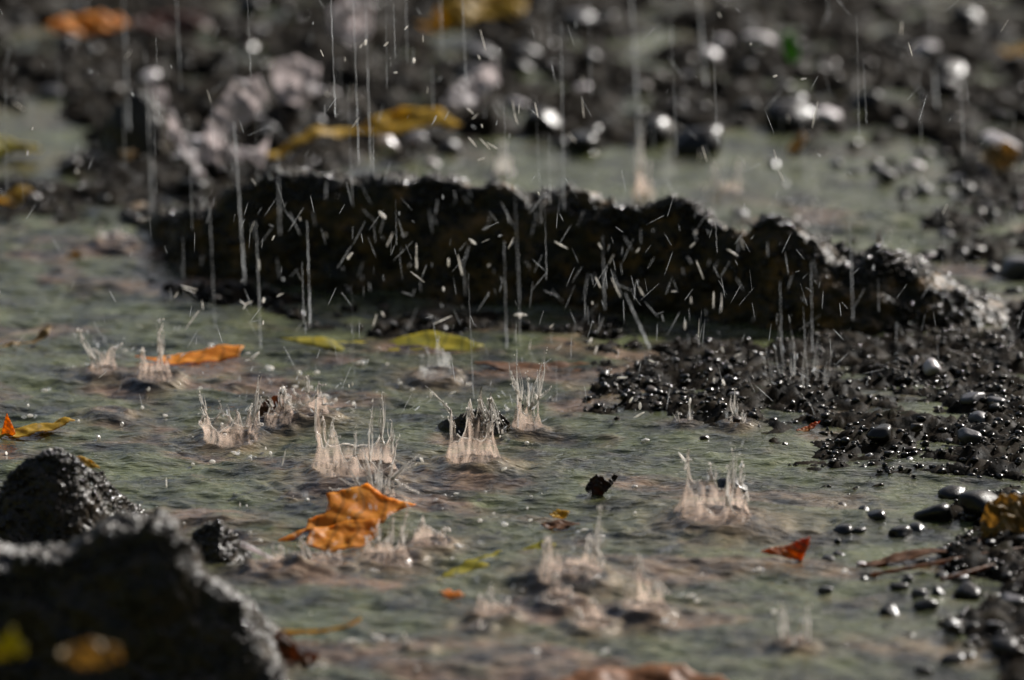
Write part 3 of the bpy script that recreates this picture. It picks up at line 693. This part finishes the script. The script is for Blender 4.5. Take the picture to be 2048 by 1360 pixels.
leaf('leaf', [(132, 916), (165, 914), (190, 926), (200, 938), (176, 934), (150, 926)], (165, 938), 30, LEAF['yellow'], 'small yellow leaf on the top of the rounded wet rock', curl=.001, seed=31, lift=.020)
leaf('leaf', [(-20, 1290), (8, 1276), (28, 1252), (32, 1272), (50, 1292), (52, 1310), (20, 1318), (-20, 1320)], (20, 1322), 60, LEAF['ygreen'], 'dark green leaf in the shade of the black foreground rock', curl=.002, seed=32, lift=.085)
leaf('leaf', [(118, 1300), (150, 1286), (200, 1282), (240, 1296), (244, 1318), (200, 1334), (150, 1334), (122, 1320)], (180, 1336), 60, LEAF['tan'], 'tan leaf blurred on the face of the black foreground rock', curl=.003, seed=33, lift=.085)
leaf('leaf', [(1098, 1028), (1115, 1020), (1140, 1024), (1130, 1034), (1108, 1036)], (1118, 1038), 14, LEAF['yellow'], 'small yellow leaf scrap on the water right of the orange leaf', curl=.001, seed=34)
leaf('leaf', [(1080, 1046), (1120, 1042), (1160, 1048), (1130, 1056), (1090, 1056)], (1120, 1058), 6, LEAF['brown'], 'flat rusty leaf scrap just below the small yellow one', curl=.001, seed=35)
leaf('leaf', [(1170, 978), (1180, 955), (1200, 950), (1215, 965), (1228, 948), (1236, 952), (1222, 975), (1205, 990), (1180, 994)], (1200, 996), 50, LEAF['dark'], 'crumpled dark brown leaf bit sitting on the water right of the crown splash', curl=.003, seed=36)
leaf('leaf', [(1120, 1372), (1160, 1350), (1220, 1338), (1290, 1332), (1370, 1334), (1440, 1350), (1470, 1380), (1300, 1400), (1150, 1395)], (1300, 1400), 16, LEAF['rust'], 'orange brown leaf cut by the bottom edge of view', curl=.004, seed=37)
leaf('leaf', [(1960, 1040), (1972, 1016), (1998, 998), (2030, 990), (2070, 992), (2080, 1040), (2050, 1062), (2010, 1072), (1965, 1082)], (2020, 1084), 48, LEAF['tan'], 'curled brown leaf leaning on the stones at the right edge', curl=.006, seed=38, lift=.003)
leaf('leaf', [(1710, 1128), (1760, 1112), (1830, 1100), (1900, 1092), (1960, 1086), (1950, 1100), (1880, 1108), (1800, 1120), (1740, 1132)], (1840, 1128), 8, LEAF['brown'], 'long narrow brown leaf from the green water into the right gravel', curl=.002, seed=39, lift=.001)
leaf('leaf', [(1960, 320), (1985, 290), (2010, 284), (2040, 300), (2030, 330), (1990, 345)], (2000, 348), 40, LEAF['tan'], 'pale orange leaf scrap blurred at the right edge', curl=.003, seed=40, lift=.004)
leaf('leaf', [(1990, 98), (2030, 90), (2080, 92), (2080, 104), (2020, 106)], (2040, 108), 12, LEAF['yellow'], 'thin ochre leaf blurred at the top right edge', curl=.003, seed=41, lift=.004)
leaf('leaf', [(1570, 300), (1588, 282), (1604, 270), (1616, 280), (1600, 298), (1584, 312)], (1592, 314), 40, LEAF['tan'], 'small orange tan leaf scrap beside the far green pool', curl=.002, seed=42, lift=.003)
leaf('leaf', [(1592, 860), (1612, 850), (1640, 844), (1628, 854), (1604, 864)], (1616, 866), 20, LEAF['red'], 'tiny rust coloured leaf sliver on the gravel below the ridge', curl=.001, seed=43, lift=.002)
leaf('leaf', [(508, 812), (530, 796), (560, 796), (586, 812), (584, 850), (550, 860), (520, 846)], (550, 862), 30, LEAF['brown'], 'submerged brown leaf showing behind the splashes left of centre', curl=.004, seed=44, lift=-.002)
leaf('leaf', [(540, 1286), (556, 1270), (580, 1276), (600, 1300), (640, 1310), (620, 1330), (570, 1326), (548, 1308)], (590, 1332), 30, LEAF['brown'], 'dark brown crumpled leaf right of the black foreground rock', curl=.004, seed=45, lift=.002)
leaf('leaf', [(880, 1184), (900, 1180), (930, 1190), (920, 1194), (896, 1192)], (905, 1195), 10, LEAF['orange'], 'small orange stalk end under the yellow green leaf', curl=.001, seed=46)
PL = [([(392, 312), (412, 250), (440, 200), (470, 166), (520, 160), (536, 196), (500, 240), (456, 284), (420, 326)], (440, 330), 50, 'large pale crumpled leaf, blurred, right of the dark upright rock'),
 ([(330, 232), (346, 226), (372, 280), (404, 330), (412, 356), (392, 352), (356, 300)], (380, 352), 46, 'pale curled leaf slanting down from the dark upright rock'),
 ([(540, 132), (590, 118), (640, 140), (632, 196), (596, 222), (556, 200)], (596, 226), 44, 'pale grey crumpled leaf over the arched yellow leaf'),
 ([(656, 20), (700, -10), (744, 10), (740, 66), (704, 92), (664, 70)], (702, 94), 40, 'pale cream leaf blurred at the top left of the golden leaf'),
 ([(880, 220), (910, 170), (950, 130), (992, 120), (1000, 170), (960, 210), (920, 236)], (940, 238), 40, 'pale mauve leaf blurred behind the right end of the arched leaf'),
 ([(430, 318), (480, 300), (540, 296), (520, 322), (470, 336), (436, 338)], (490, 340), 24, 'flat greyish leaf at the left end of the arched yellow leaf'),
 ([(296, 176), (330, 172), (338, 200), (322, 222), (300, 214)], (318, 224), 50, 'small pinkish leaf scrap on the dark upright rock')]
for k_, (pl, ft, tl_, lb_) in enumerate(PL):
    leaf('leaf', pl, ft, tl_, LEAF['pale'], lb_, curl=.006, seed=60 + k_, lift=.013 if k_ < 6 else .020)
stalk([(530, 1262, .004), (590, 1264, .003), (650, 1262, .003), (700, 1250, .004), (722, 1236, .008)], .0009, LEAF['yellow'], name='twig', label='thin yellow twig lying right of the black foreground rock')
stalk([(482, 1088, .008), (510, 1100, .005), (545, 1118, .002), (560, 1128, -.002)], .0011, LEAF['pale'], name='twig', label='short pale twig glinting between the rocks and the orange leaf')
stalk([(1740, 1150, .001), (1830, 1134, .002), (1910, 1118, .003), (1990, 1104, .003), (2070, 1092, .002)], .0009, LEAF['brown'], name='twig', label='thin brown stalk crossing into the gravel at the right edge')
stalk([(1880, 1160, .002), (1930, 1146, .003), (1990, 1128, .003)], .0009, LEAF['brown'], name='twig', label='short rusty twig below the long stalk at lower right')
stalk([(1160, 1125, .001), (1250, 1102, .001)], .0004, LEAF['dark'], name='twig', label='fine dark twig on the water right of the yellow green leaf')

#================================================================== SPLASHES
BV, BF = ico(1)
def jet_mesh(P0, dvec, r0, rs, curve, n=14, beads=True):
    """a ligament of water from P0 along dvec, arching by `curve`, swelling into beads"""
    t = np.linspace(0, 1, n)[:, None]
    side = np.array([rs.uniform(-1, 1), rs.uniform(-1, 1), 0]) * np.linalg.norm(dvec) * .07
    P = P0[None] + dvec[None] * t + curve[None] * (t ** 2) + side[None] * np.sin(t * math.pi * 1.3)
    tt = t[:, 0]
    rad = r0 * ((1 - tt) ** .7 * .9 + .28)
    rad = rad * (1 + .13 * np.sin(tt * rs.uniform(9, 16) + rs.uniform(0, 6)))
    rad[0] = r0 * 1.6; rad[-1] = r0 * .08
    return tube(P, rad, 7)
def splash(S, idx):
    px, py = S['p']; rs = np.random.RandomState(100 + idx); sc = mm(1, py)
    c = at(px, py); r0, r1, h = S['r'] * sc * 1.05, max(S['rr'], S['r'] * .92) * sc * 1.05, S['h'] * sc
    if not S.get('bowl'): r0, r1, h = r0 * 1.02, r0 * .66, h * 1.15
    root = empty('splash', c); tag(root, S['lab'], 'splash', 'splashes on the pool')
    back = py < 420
    # crown sheet
    nu, nv = 96, 22
    th = np.arange(nu) * 2 * math.pi / nu; v = np.linspace(0, 1, nv)
    jets = S['jets']; rim = np.zeros(nu); joff = []
    for (dx, dy, wd) in jets:
        f = max(-1, min(1, dx / max(S['rr'], 1) * .9)); a_ = math.acos(f) * (1 if rs.rand() < .55 else -1)
        joff.append(a_); d = (th - a_ + math.pi) % (2 * math.pi) - math.pi
        rim += np.exp(-(d / .13) ** 2) * .34
    rimh = 1.55 * h * (.60 + rim.clip(0, .7) + .16 * fbm(np.cos(th) * 2.5 + idx, np.sin(th) * 2.5, 3, idx))
    rimh = rimh * (1 + .32 * np.cos(th - rs.uniform(0, 6.28))) * (1 + .18 * np.cos(2 * th + rs.uniform(0, 6.28)))
    rr = r0 + (r1 - r0) * v[None] ** .8 - .12 * r0 * np.sin(v[None] * math.pi) * (1 if r1 < r0 else 1.6)
    rr = rr * (1 + .08 * fbm(np.cos(th) * 3, np.sin(th) * 3 + idx, 3, idx + 50)[:, None] + .025 * np.sin(th * 13 + idx)[:, None] * v[None])
    rr = rr + r0 * .30 * (1 - v[None]) ** 2.2
    lean = np.array([rs.uniform(-.1, .1), rs.uniform(-.1, .1)]) * h
    Xs = np.cos(th)[:, None] * rr + lean[0] * v[None]; Ys = np.sin(th)[:, None] * rr + lean[1] * v[None]; Zs = rimh[:, None] * v[None] ** 1.15 - .0012
    Vo = np.stack([Xs, Ys, Zs], -1)
    if not S.get('bowl'): Vo[..., 2] += .0012 * v[None] 
    mat = MAT_FAINT if S.get('faint') else (MAT_JET if S.get('bright') else MAT_SHEET)
    # skin with thickness
    inner = Vo * np.array([.965, .965, 1.0]); inner = inner[:, ::-1]
    Vall = np.concatenate([Vo, inner], 1); F = grid_faces(nu, nv * 2, True)
    sh = mesh_np('crown_sheet', Vall.reshape(-1, 3), F, mat, root)
    tv = (-.05 + .50 * v ** .9)[None] * (1 + .5 * fbm(np.cos(th) * 9 + idx, np.sin(th) * 9, 3, idx + 70)[:, None]); tv[:, 0] = 1.0; tv[:, 1] = .3
    thin(sh, np.concatenate([tv, tv[:, ::-1]], 1).clip(0, 1))
    # rolled rim
    ang = np.append(th, th[0]); k = np.arange(nu + 1) % nu
    P = Vo[k, -1]
    V_, F_ = tube(P, np.full(len(P), max(.00022, .010 * r0 + .00014)) * (1 + .5 * fbm(np.cos(ang) * 6, np.sin(ang) * 6, 2, idx + 9)), 6)
    rm = mesh_np('rim', V_, F_, MAT_FAINT if S.get('faint') else MAT_JET, root)
    thin(rm, np.tile(((.2 if S.get('bowl') else .55) + .9 * fbm(np.cos(ang) * 3 + idx, np.sin(ang) * 3, 3, idx + 33)).clip(0, 1), 6))
    for j, (dx, dy, wd) in enumerate(jets):
        a_ = joff[j]; i = int((a_ % (2 * math.pi)) / (2 * math.pi) * nu) % nu
        P0 = Vo[i, -2]
        wd = wd * 1.15 + .8
        tip = np.array([dx * sc * (1.12 if S.get('bowl') else 1.0), P0[1] * 1.3, -dy * sc / cp]); d = tip - P0
        strands = [jet_mesh(P0, d, wd * sc * .30, rs, np.array([0, 0, -.10 * abs(d[2])]))]
        th_ = [np.tile(np.linspace(0, .75, 14) ** 1.2, 7)]
        for q in range(rs.randint(4, 9)):
            f_ = rs.uniform(.35, 1.05)
            strands.append(jet_mesh(P0 + np.array([rs.uniform(-1, 1), rs.uniform(-1, 1), -.4]) * wd * sc * .8, d * f_ + np.array([rs.uniform(-1, 1), rs.uniform(-1, 1), 0]) * wd * sc * 1.6, wd * sc * rs.uniform(.07, .17) + .00006, rs, np.array([0, 0, -.06 * abs(d[2])])))
            th_.append(np.tile(np.linspace(.1, .85, 14), 7))
        for q in range(rs.randint(3, 8)):                       # beads shed near the tip
            t_ = rs.uniform(.55, 1.12); p_ = P0 + d * t_ + np.array([rs.uniform(-1, 1), rs.uniform(-1, 1), rs.uniform(-1, 1)]) * wd * sc * .7 - np.array([0, 0, .1 * abs(d[2]) * t_ * t_])
            strands.append((BV * rs.uniform(.10, .30) * (wd + 1) * sc * np.array([1, 1, rs.uniform(1, 2.2)]) + p_, BF)); th_.append(np.full(len(BV), .15))
        V_, F_ = join(strands); jt = mesh_mixed('jet', V_, F_, MAT_FAINT if S.get('faint') else MAT_JET, root); thin(jt, np.concatenate(th_))
    return root
for i, S in enumerate(SPLASH): splash(S, i)

#================================================================== DROPS AND RAIN
DV, DF = ico(2)
def drop_meshes(mat):
    out = []
    for k in range(6):
        t = (DV[:, 2] + 1) / 2
        V = DV * np.array([1, 1, 1]); V[:, :2] *= (1 - .45 * t ** 1.5 * (k % 3) / 2)[:, None]
        V[:, 0] += .25 * np.sin(DV[:, 2] * 1.8 + k) * (k % 2)
        me = bpy.data.meshes.new('raindrop'); me.from_pydata(V.tolist(), [], DF.tolist())
        me.polygons.foreach_set('use_smooth', [True] * len(me.polygons)); me.materials.append(mat); out.append(me)
    return out
DM = drop_meshes(MAT_DROP); DMF = drop_meshes(MAT_THREAD)
rd = random.Random(99)
def drop(px, py, L, wd, ang, dy, lab, mass=None, dm=None):
    """a stretched drop: length L and width wd in photo px, ang degrees from upright, dy metres behind the pool's middle"""
    p = aty(px, py, dy); dep = (p - CAM) @ FWD; s = K * dep / 2048
    a_ = R(ang)
    if mass is not None:
        Rm = np.array([[math.cos(a_), 0, math.sin(a_)], [0, 1, 0], [-math.sin(a_), 0, math.cos(a_)]])
        V = (DV * np.array([wd * s / 2, wd * s / 2, L * s / 2])) @ Rm.T + p; mass.append((V, DF)); return
    o = bpy.data.objects.new('raindrop', (dm or DM)[rd.randrange(6)]); COL.objects.link(o)
    o.location = p.tolist(); o.scale = (wd * s / 2, wd * s / 2, L * s / 2)
    o.rotation_euler = (rd.uniform(-.4, .4), a_, 0)
    tag(o, lab, 'raindrop', 'flying drops of rain')
def ydepth(py):  # depth of the ground under this row, drops fly in front of it
    return at(1024, py)[1]
# listed bright drops
for px, py, L, wd, ang in [(722,92,10,6,30),(772,88,12,6,40),(731,85,12,10,20),(828,121,12,9,0),(791,145,8,5,90),(690,118,10,3,0),(958,115,10,5,-30),(855,180,14,3,5),(966,80,44,3,-14),(846,77,16,3,0),(870,237,14,4,25),(893,232,20,4,28),(940,222,20,4,-50),(950,233,16,5,50),(1028,220,40,4,-12),(1032,238,26,3,-18),(1073,220,34,4,-12),(964,252,8,4,-20),(945,284,26,4,-40),(970,288,30,4,-45),(985,292,26,4,-60),(962,318,16,5,65),(1166,215,40,4,-6),(1550,152,8,6,80),(1607,158,12,6,80),(1502,88,6,6,0),(1630,230,52,6,12),
                           (518,530,22,7,-5),(527,600,12,12,0),(490,612,18,4,25),(486,606,16,4,-50),(497,606,18,4,60),(510,712,22,14,50),(496,706,12,5,80),(495,720,12,4,80),(378,575,34,4,-75),(378,581,30,3,-75),(405,610,20,4,-5),(384,640,46,5,38),(352,590,14,6,30),(560,590,16,4,60),(700,512,18,12,35),(945,483,18,11,-50),(833,525,28,6,0),(897,525,18,8,0),(920,530,46,6,-12),(887,578,9,9,0),(1041,630,26,13,85),(885,640,40,5,65),(833,500,28,4,0),(1122,490,30,5,-60),(1196,565,26,5,-25),(1200,492,18,4,-30),(1282,582,20,7,-30),(1348,583,12,5,90),(1276,500,12,5,35),(1185,606,6,6,0),(1103,652,14,4,40),(1118,695,16,4,45),(1180,682,14,10,25),(1192,700,18,7,20),(1370,650,20,8,0),(1245,755,20,7,85),(1303,722,18,4,-60),(1232,575,44,4,-24),(765,430,20,12,-40),(750,640,30,5,15),(1060,690,20,4,10),
                           (1427,600,32,6,3),(1443,605,38,5,2),(1382,600,16,4,0),(1385,490,14,5,50),(1465,505,26,5,-60),(1400,540,40,4,-20),(1445,700,12,6,-20),(1475,710,16,5,70),(1447,765,14,9,-10),(1428,760,8,7,0),(1862,475,0.1,1,0),(1380,802,12,9,10),(1280,812,14,11,0),(1262,800,14,9,30),(1278,830,24,8,60),(862,790,14,12,0),(905,786,16,6,75),(705,768,8,6,0),(698,772,7,5,0),(1040,632,10,10,0),
                           (843,920,14,10,-40),(1008,938,12,10,60),(1365,915,26,10,-40),(480,1012,14,5,0),(1330,1035,16,7,-25),(1315,1030,14,6,-20),(960,1172,18,6,0),(1090,1050,46,4,-30),(1010,1010,0.1,1,0),(880,1080,24,4,0),(830,960,0.1,1,0),(333,965,24,6,0),(568,915,34,6,14),(1580,1140,24,14,60),(1800,1140,30,9,15),(800,1338,22,10,0),(640,1285,14,6,10),(2040,1250,20,10,0)]:
    if L < 1: continue
    drop(px, py, L * 1.1, max(wd * .58, 1.9), ang, ydepth(min(max(py + 60, 760), 1010)) + rd.uniform(-.02, .02), 'bright drop of rain flying over the pool')
ZL = [((420, 360, 1080, 680), 44, 'short bright drop flying before the black face of the ridge'),
      ((1000, 420, 1560, 720), 28, 'small drop flying before the right half of the ridge'),
      ((620, 20, 1020, 320), 18, 'bright drop flying high over the blurred leaf litter'),
      ((1020, 20, 2040, 560), 34, 'fine drop flying over the blurred gravel at upper right'),
      ((20, 60, 620, 560), 22, 'fine drop flying over the upper left'),
      ((0, 600, 1000, 1000), 20, 'fine drop flying over the rippled water at left')]
for box, n, lab in ZL:
    for _ in range(n):
        px, py = rd.uniform(box[0], box[2]), rd.uniform(box[1], box[3])
        L = rd.choice((8, 12, 18, 24, 32, 40)); a_ = rd.gauss(0, 34)
        drop(px, py, L, rd.uniform(1.2, 2.2) * (2.0 if L < 14 else 1), a_, rd.uniform(-.16, .2), lab, dm=DM if rd.random() < .45 else DMF)
# bright beads added as sun glints on the water between the splashes
GL = [(200,826,60),(235,822,34),(192,913,30),(300,912,52),(322,908,26),(368,1010,40),(430,1020,24),(505,882,26),(598,946,16),(610,948,10),(500,915,30),(470,905,26),(650,790,30),(590,772,22),(560,790,14),(845,918,14),(880,985,40),(925,988,60),(960,985,34),(870,1002,26),(806,1006,20),(885,1018,18),(1150,930,30),(1128,942,24),(1170,1060,50),(1200,1072,36),(1010,1048,34),(960,1040,22),(915,1090,26),(745,1140,56),(690,1150,30),(1380,1190,50),(1395,1200,24),(1330,1240,44),(1075,1300,30),(1210,1300,34),(940,1240,40),(700,1280,60),(760,1275,80),(640,1330,40),(520,1080,20),(1548,1222,22),(1515,1138,26),(1690,1140,30),(1320,1010,18),(1290,880,30),(1250,930,24),(1350,905,22),(1440,1110,22),(60,830,30),(110,905,26),(90,780,34),(330,830,24),(420,690,30),(150,735,26),(250,700,24),(540,735,26),(720,725,30),(1060,960,22),(1230,1000,20)]
for _ in range(130):
    px_, py_ = rd.gauss(760, 420), rd.gauss(960, 160)
    if 690 < py_ < 1350 and 0 < px_ < 1900 and not (px_ < 620 and py_ > 900 + px_ * .55) and bank(np.array([px_]), np.array([py_]))[0] < .2: GL.append((px_, py_, rd.uniform(7, 22)))
for px, py, L in GL:
    sc = mm(1, py); p = at(px, py, .0012)
    for q in range(1 if L < 26 else 3):
        o = bpy.data.objects.new('wavelet', (DM if q == 0 else DMF)[rd.randrange(6)]); COL.objects.link(o)
        o.location = (p[0] + rd.uniform(-.4, .4) * L * sc * (q > 0), p[1] + rd.uniform(-3, 3) * .001 * (q > 0), .0010)
        o.scale = (L * sc * rd.uniform(.20, .34) / (1 + .5 * q), rd.uniform(3, 7) * sc, rd.uniform(2.4, 4.5) * sc); o.rotation_euler = (0, rd.uniform(-.25, .25), rd.uniform(-.5, .5))
        tag(o, 'small bright bead added as a sun glint on the water', 'wavelet', 'added sun glints')
mass = []
for _ in range(800):
    z = rd.random()
    if z < .42: px, py = rd.gauss(950, 380), rd.gauss(540, 110)
    elif z < .7: px, py = rd.gauss(1500, 200), rd.gauss(600, 110)
    elif z < .85: px, py = rd.uniform(0, 2048), rd.uniform(0, 700)
    else: px, py = rd.gauss(800, 260), rd.gauss(800, 90)
    L = rd.uniform(8, 60); drop(px, py, L, rd.uniform(.7, 1.3), rd.gauss(0, 30), rd.uniform(-.22, .25), None, mass)
for S in SPLASH[:20]:
    for _ in range(14):
        a_ = rd.gauss(0, 45); d = rd.uniform(.6, 2.6) * S['r']
        c = at(*S['p']); drop(S['p'][0] + math.sin(R(a_)) * d, S['p'][1] - S['h'] * .5 - abs(math.cos(R(a_))) * d, rd.uniform(3, 16), rd.uniform(1.6, 4), a_, c[1] + rd.uniform(-.01, .01), None, mass)
Vm, Fm = join(mass)
o = mesh_np('spray', Vm, Fm[:, :3], MAT_FAINT_D if 'MAT_FAINT_D' in globals() else MAT_THREAD); tag(o, 'fine mist of spray droplets hanging over the pool', 'spray', kind='stuff')

# long threads of falling rain water: x0,y0,x1,y1,width px,depth,label
TH = [(661,-20,671,235,4,-.10,'bright long thread of rain falling at the top left of centre'),
 (468,240,490,568,6,.02,'thickest thread of rain, left end of the ridge'),
 (290,100,306,430,4,.16,'thread of rain over the dark upright rock'),
 (1262,-20,1286,385,9,.30,'wide blurred thread of rain falling on the far green pool'),
 (1396,-20,1412,170,8,.30,'wide blurred thread of rain near the top right'),
 (1122,40,1128,420,3,.05,'thin thread of rain over the middle of the ridge'),
 (614,440,621,648,4.5,-.05,'bright thread of rain before the left half of the ridge'),
 (419,410,434,730,3,.02,'thread of rain left of the thickest one'),
 (512,440,522,700,3,-.02,'thread of rain right of the thickest one'),
 (1032,640,1040,1060,3.5,-.16,'thread of rain falling right of the grey splash crown'),
 (706,-20,718,330,3,-.06,'left thread of the pair at the top centre'),
 (730,-20,742,340,3,-.02,'right thread of the pair at the top centre'),
 (924,-20,932,160,3,0,'thread of rain before the golden leaf'),
 (1250,585,1308,715,8,-.02,'slanting thread of water before the right part of the ridge'),
 (1008,480,1016,790,4,-.02,'faint thread of rain at the centre of the ridge'),
 (1868,140,1874,215,7,.3,'short blurred thread of rain at the upper right'),
 (1094,830,1100,880,4,-.05,'short thread of rain beside the fine grey spray'),
 (1290,700,1296,900,3,-.06,'faint thread of rain before the right gravel'),
 (1700,440,1706,640,3,0,'faint thread of rain before the right end of the ridge'),
 (246,-20,258,260,5,.25,'faint blurred thread of rain at the top left'),
 (556,300,560,470,3,.08,'short thread of rain above the left end of the ridge'),
 (352,-20,362,180,3,.1,'thin thread of rain at the top left'),
 (1560,560,1566,800,3,-.04,'faint thread feeding the fan of spray at right'),
 (1622,520,1626,760,3,-.04,'faint thread right beside the fan of spray'),
 (830,960,848,900,5,-.11,'short slanting jet of water right of the bowl splash'),
 (498,905,502,1100,2.6,-.16,'thin thread of rain over the water left of the orange leaf'),
 (1205,470,1210,620,3,0,'thin thread of rain before the ridge right of centre'),
 (1178,0,1182,190,3,.15,'thin thread of rain near the top middle')]
rt = random.Random(4)
for box, n, lab in [((330, 250, 1100, 700), 14, 'hair thin thread of rain before the left half of the ridge'), ((1050, 380, 1900, 800), 14, 'hair thin thread of rain before the right half of the ridge'), ((0, -60, 1000, 330), 18, 'hair thin thread of rain over the leaf litter'), ((1000, -60, 2048, 330), 16, 'hair thin thread of rain over the far gravel'), ((100, 640, 1300, 900), 16, 'hair thin thread of rain over the splashes')]:
    for _ in range(n):
        x0 = rt.uniform(box[0], box[2]); y0 = rt.uniform(box[1], box[3]); L = rt.uniform(60, 260)
        TH.append((x0, y0 - L / 2, x0 + L * rt.uniform(.01, .05), y0 + L / 2, rt.uniform(1.1, 2.0), rt.uniform(-.12, .25), lab))
for x0, y0, x1, y1, wd, dy, lab in TH:
    p, q = aty(x0, y0, dy), aty(x1, y1, dy)
    t = np.linspace(0, 1, 40)[:, None]; P = p + (q - p) * t
    P[:, 0] += .00012 * np.sin(t[:, 0] * 40 + rt.uniform(0, 6))
    s = mm(1, 760); tt = t[:, 0]
    rad = wd * s * .36 * (.35 + .65 * tt) * (1 + .10 * np.sin(tt * rt.uniform(30, 60)) + .05 * np.sin(tt * 93))
    rad[0] *= .1; rad[-1] *= .4
    V_, F_ = tube(P, rad, 7); o = mesh_np('rain_thread', V_, F_, MAT_THREAD); tag(o, lab, 'rain', 'threads of falling rain')
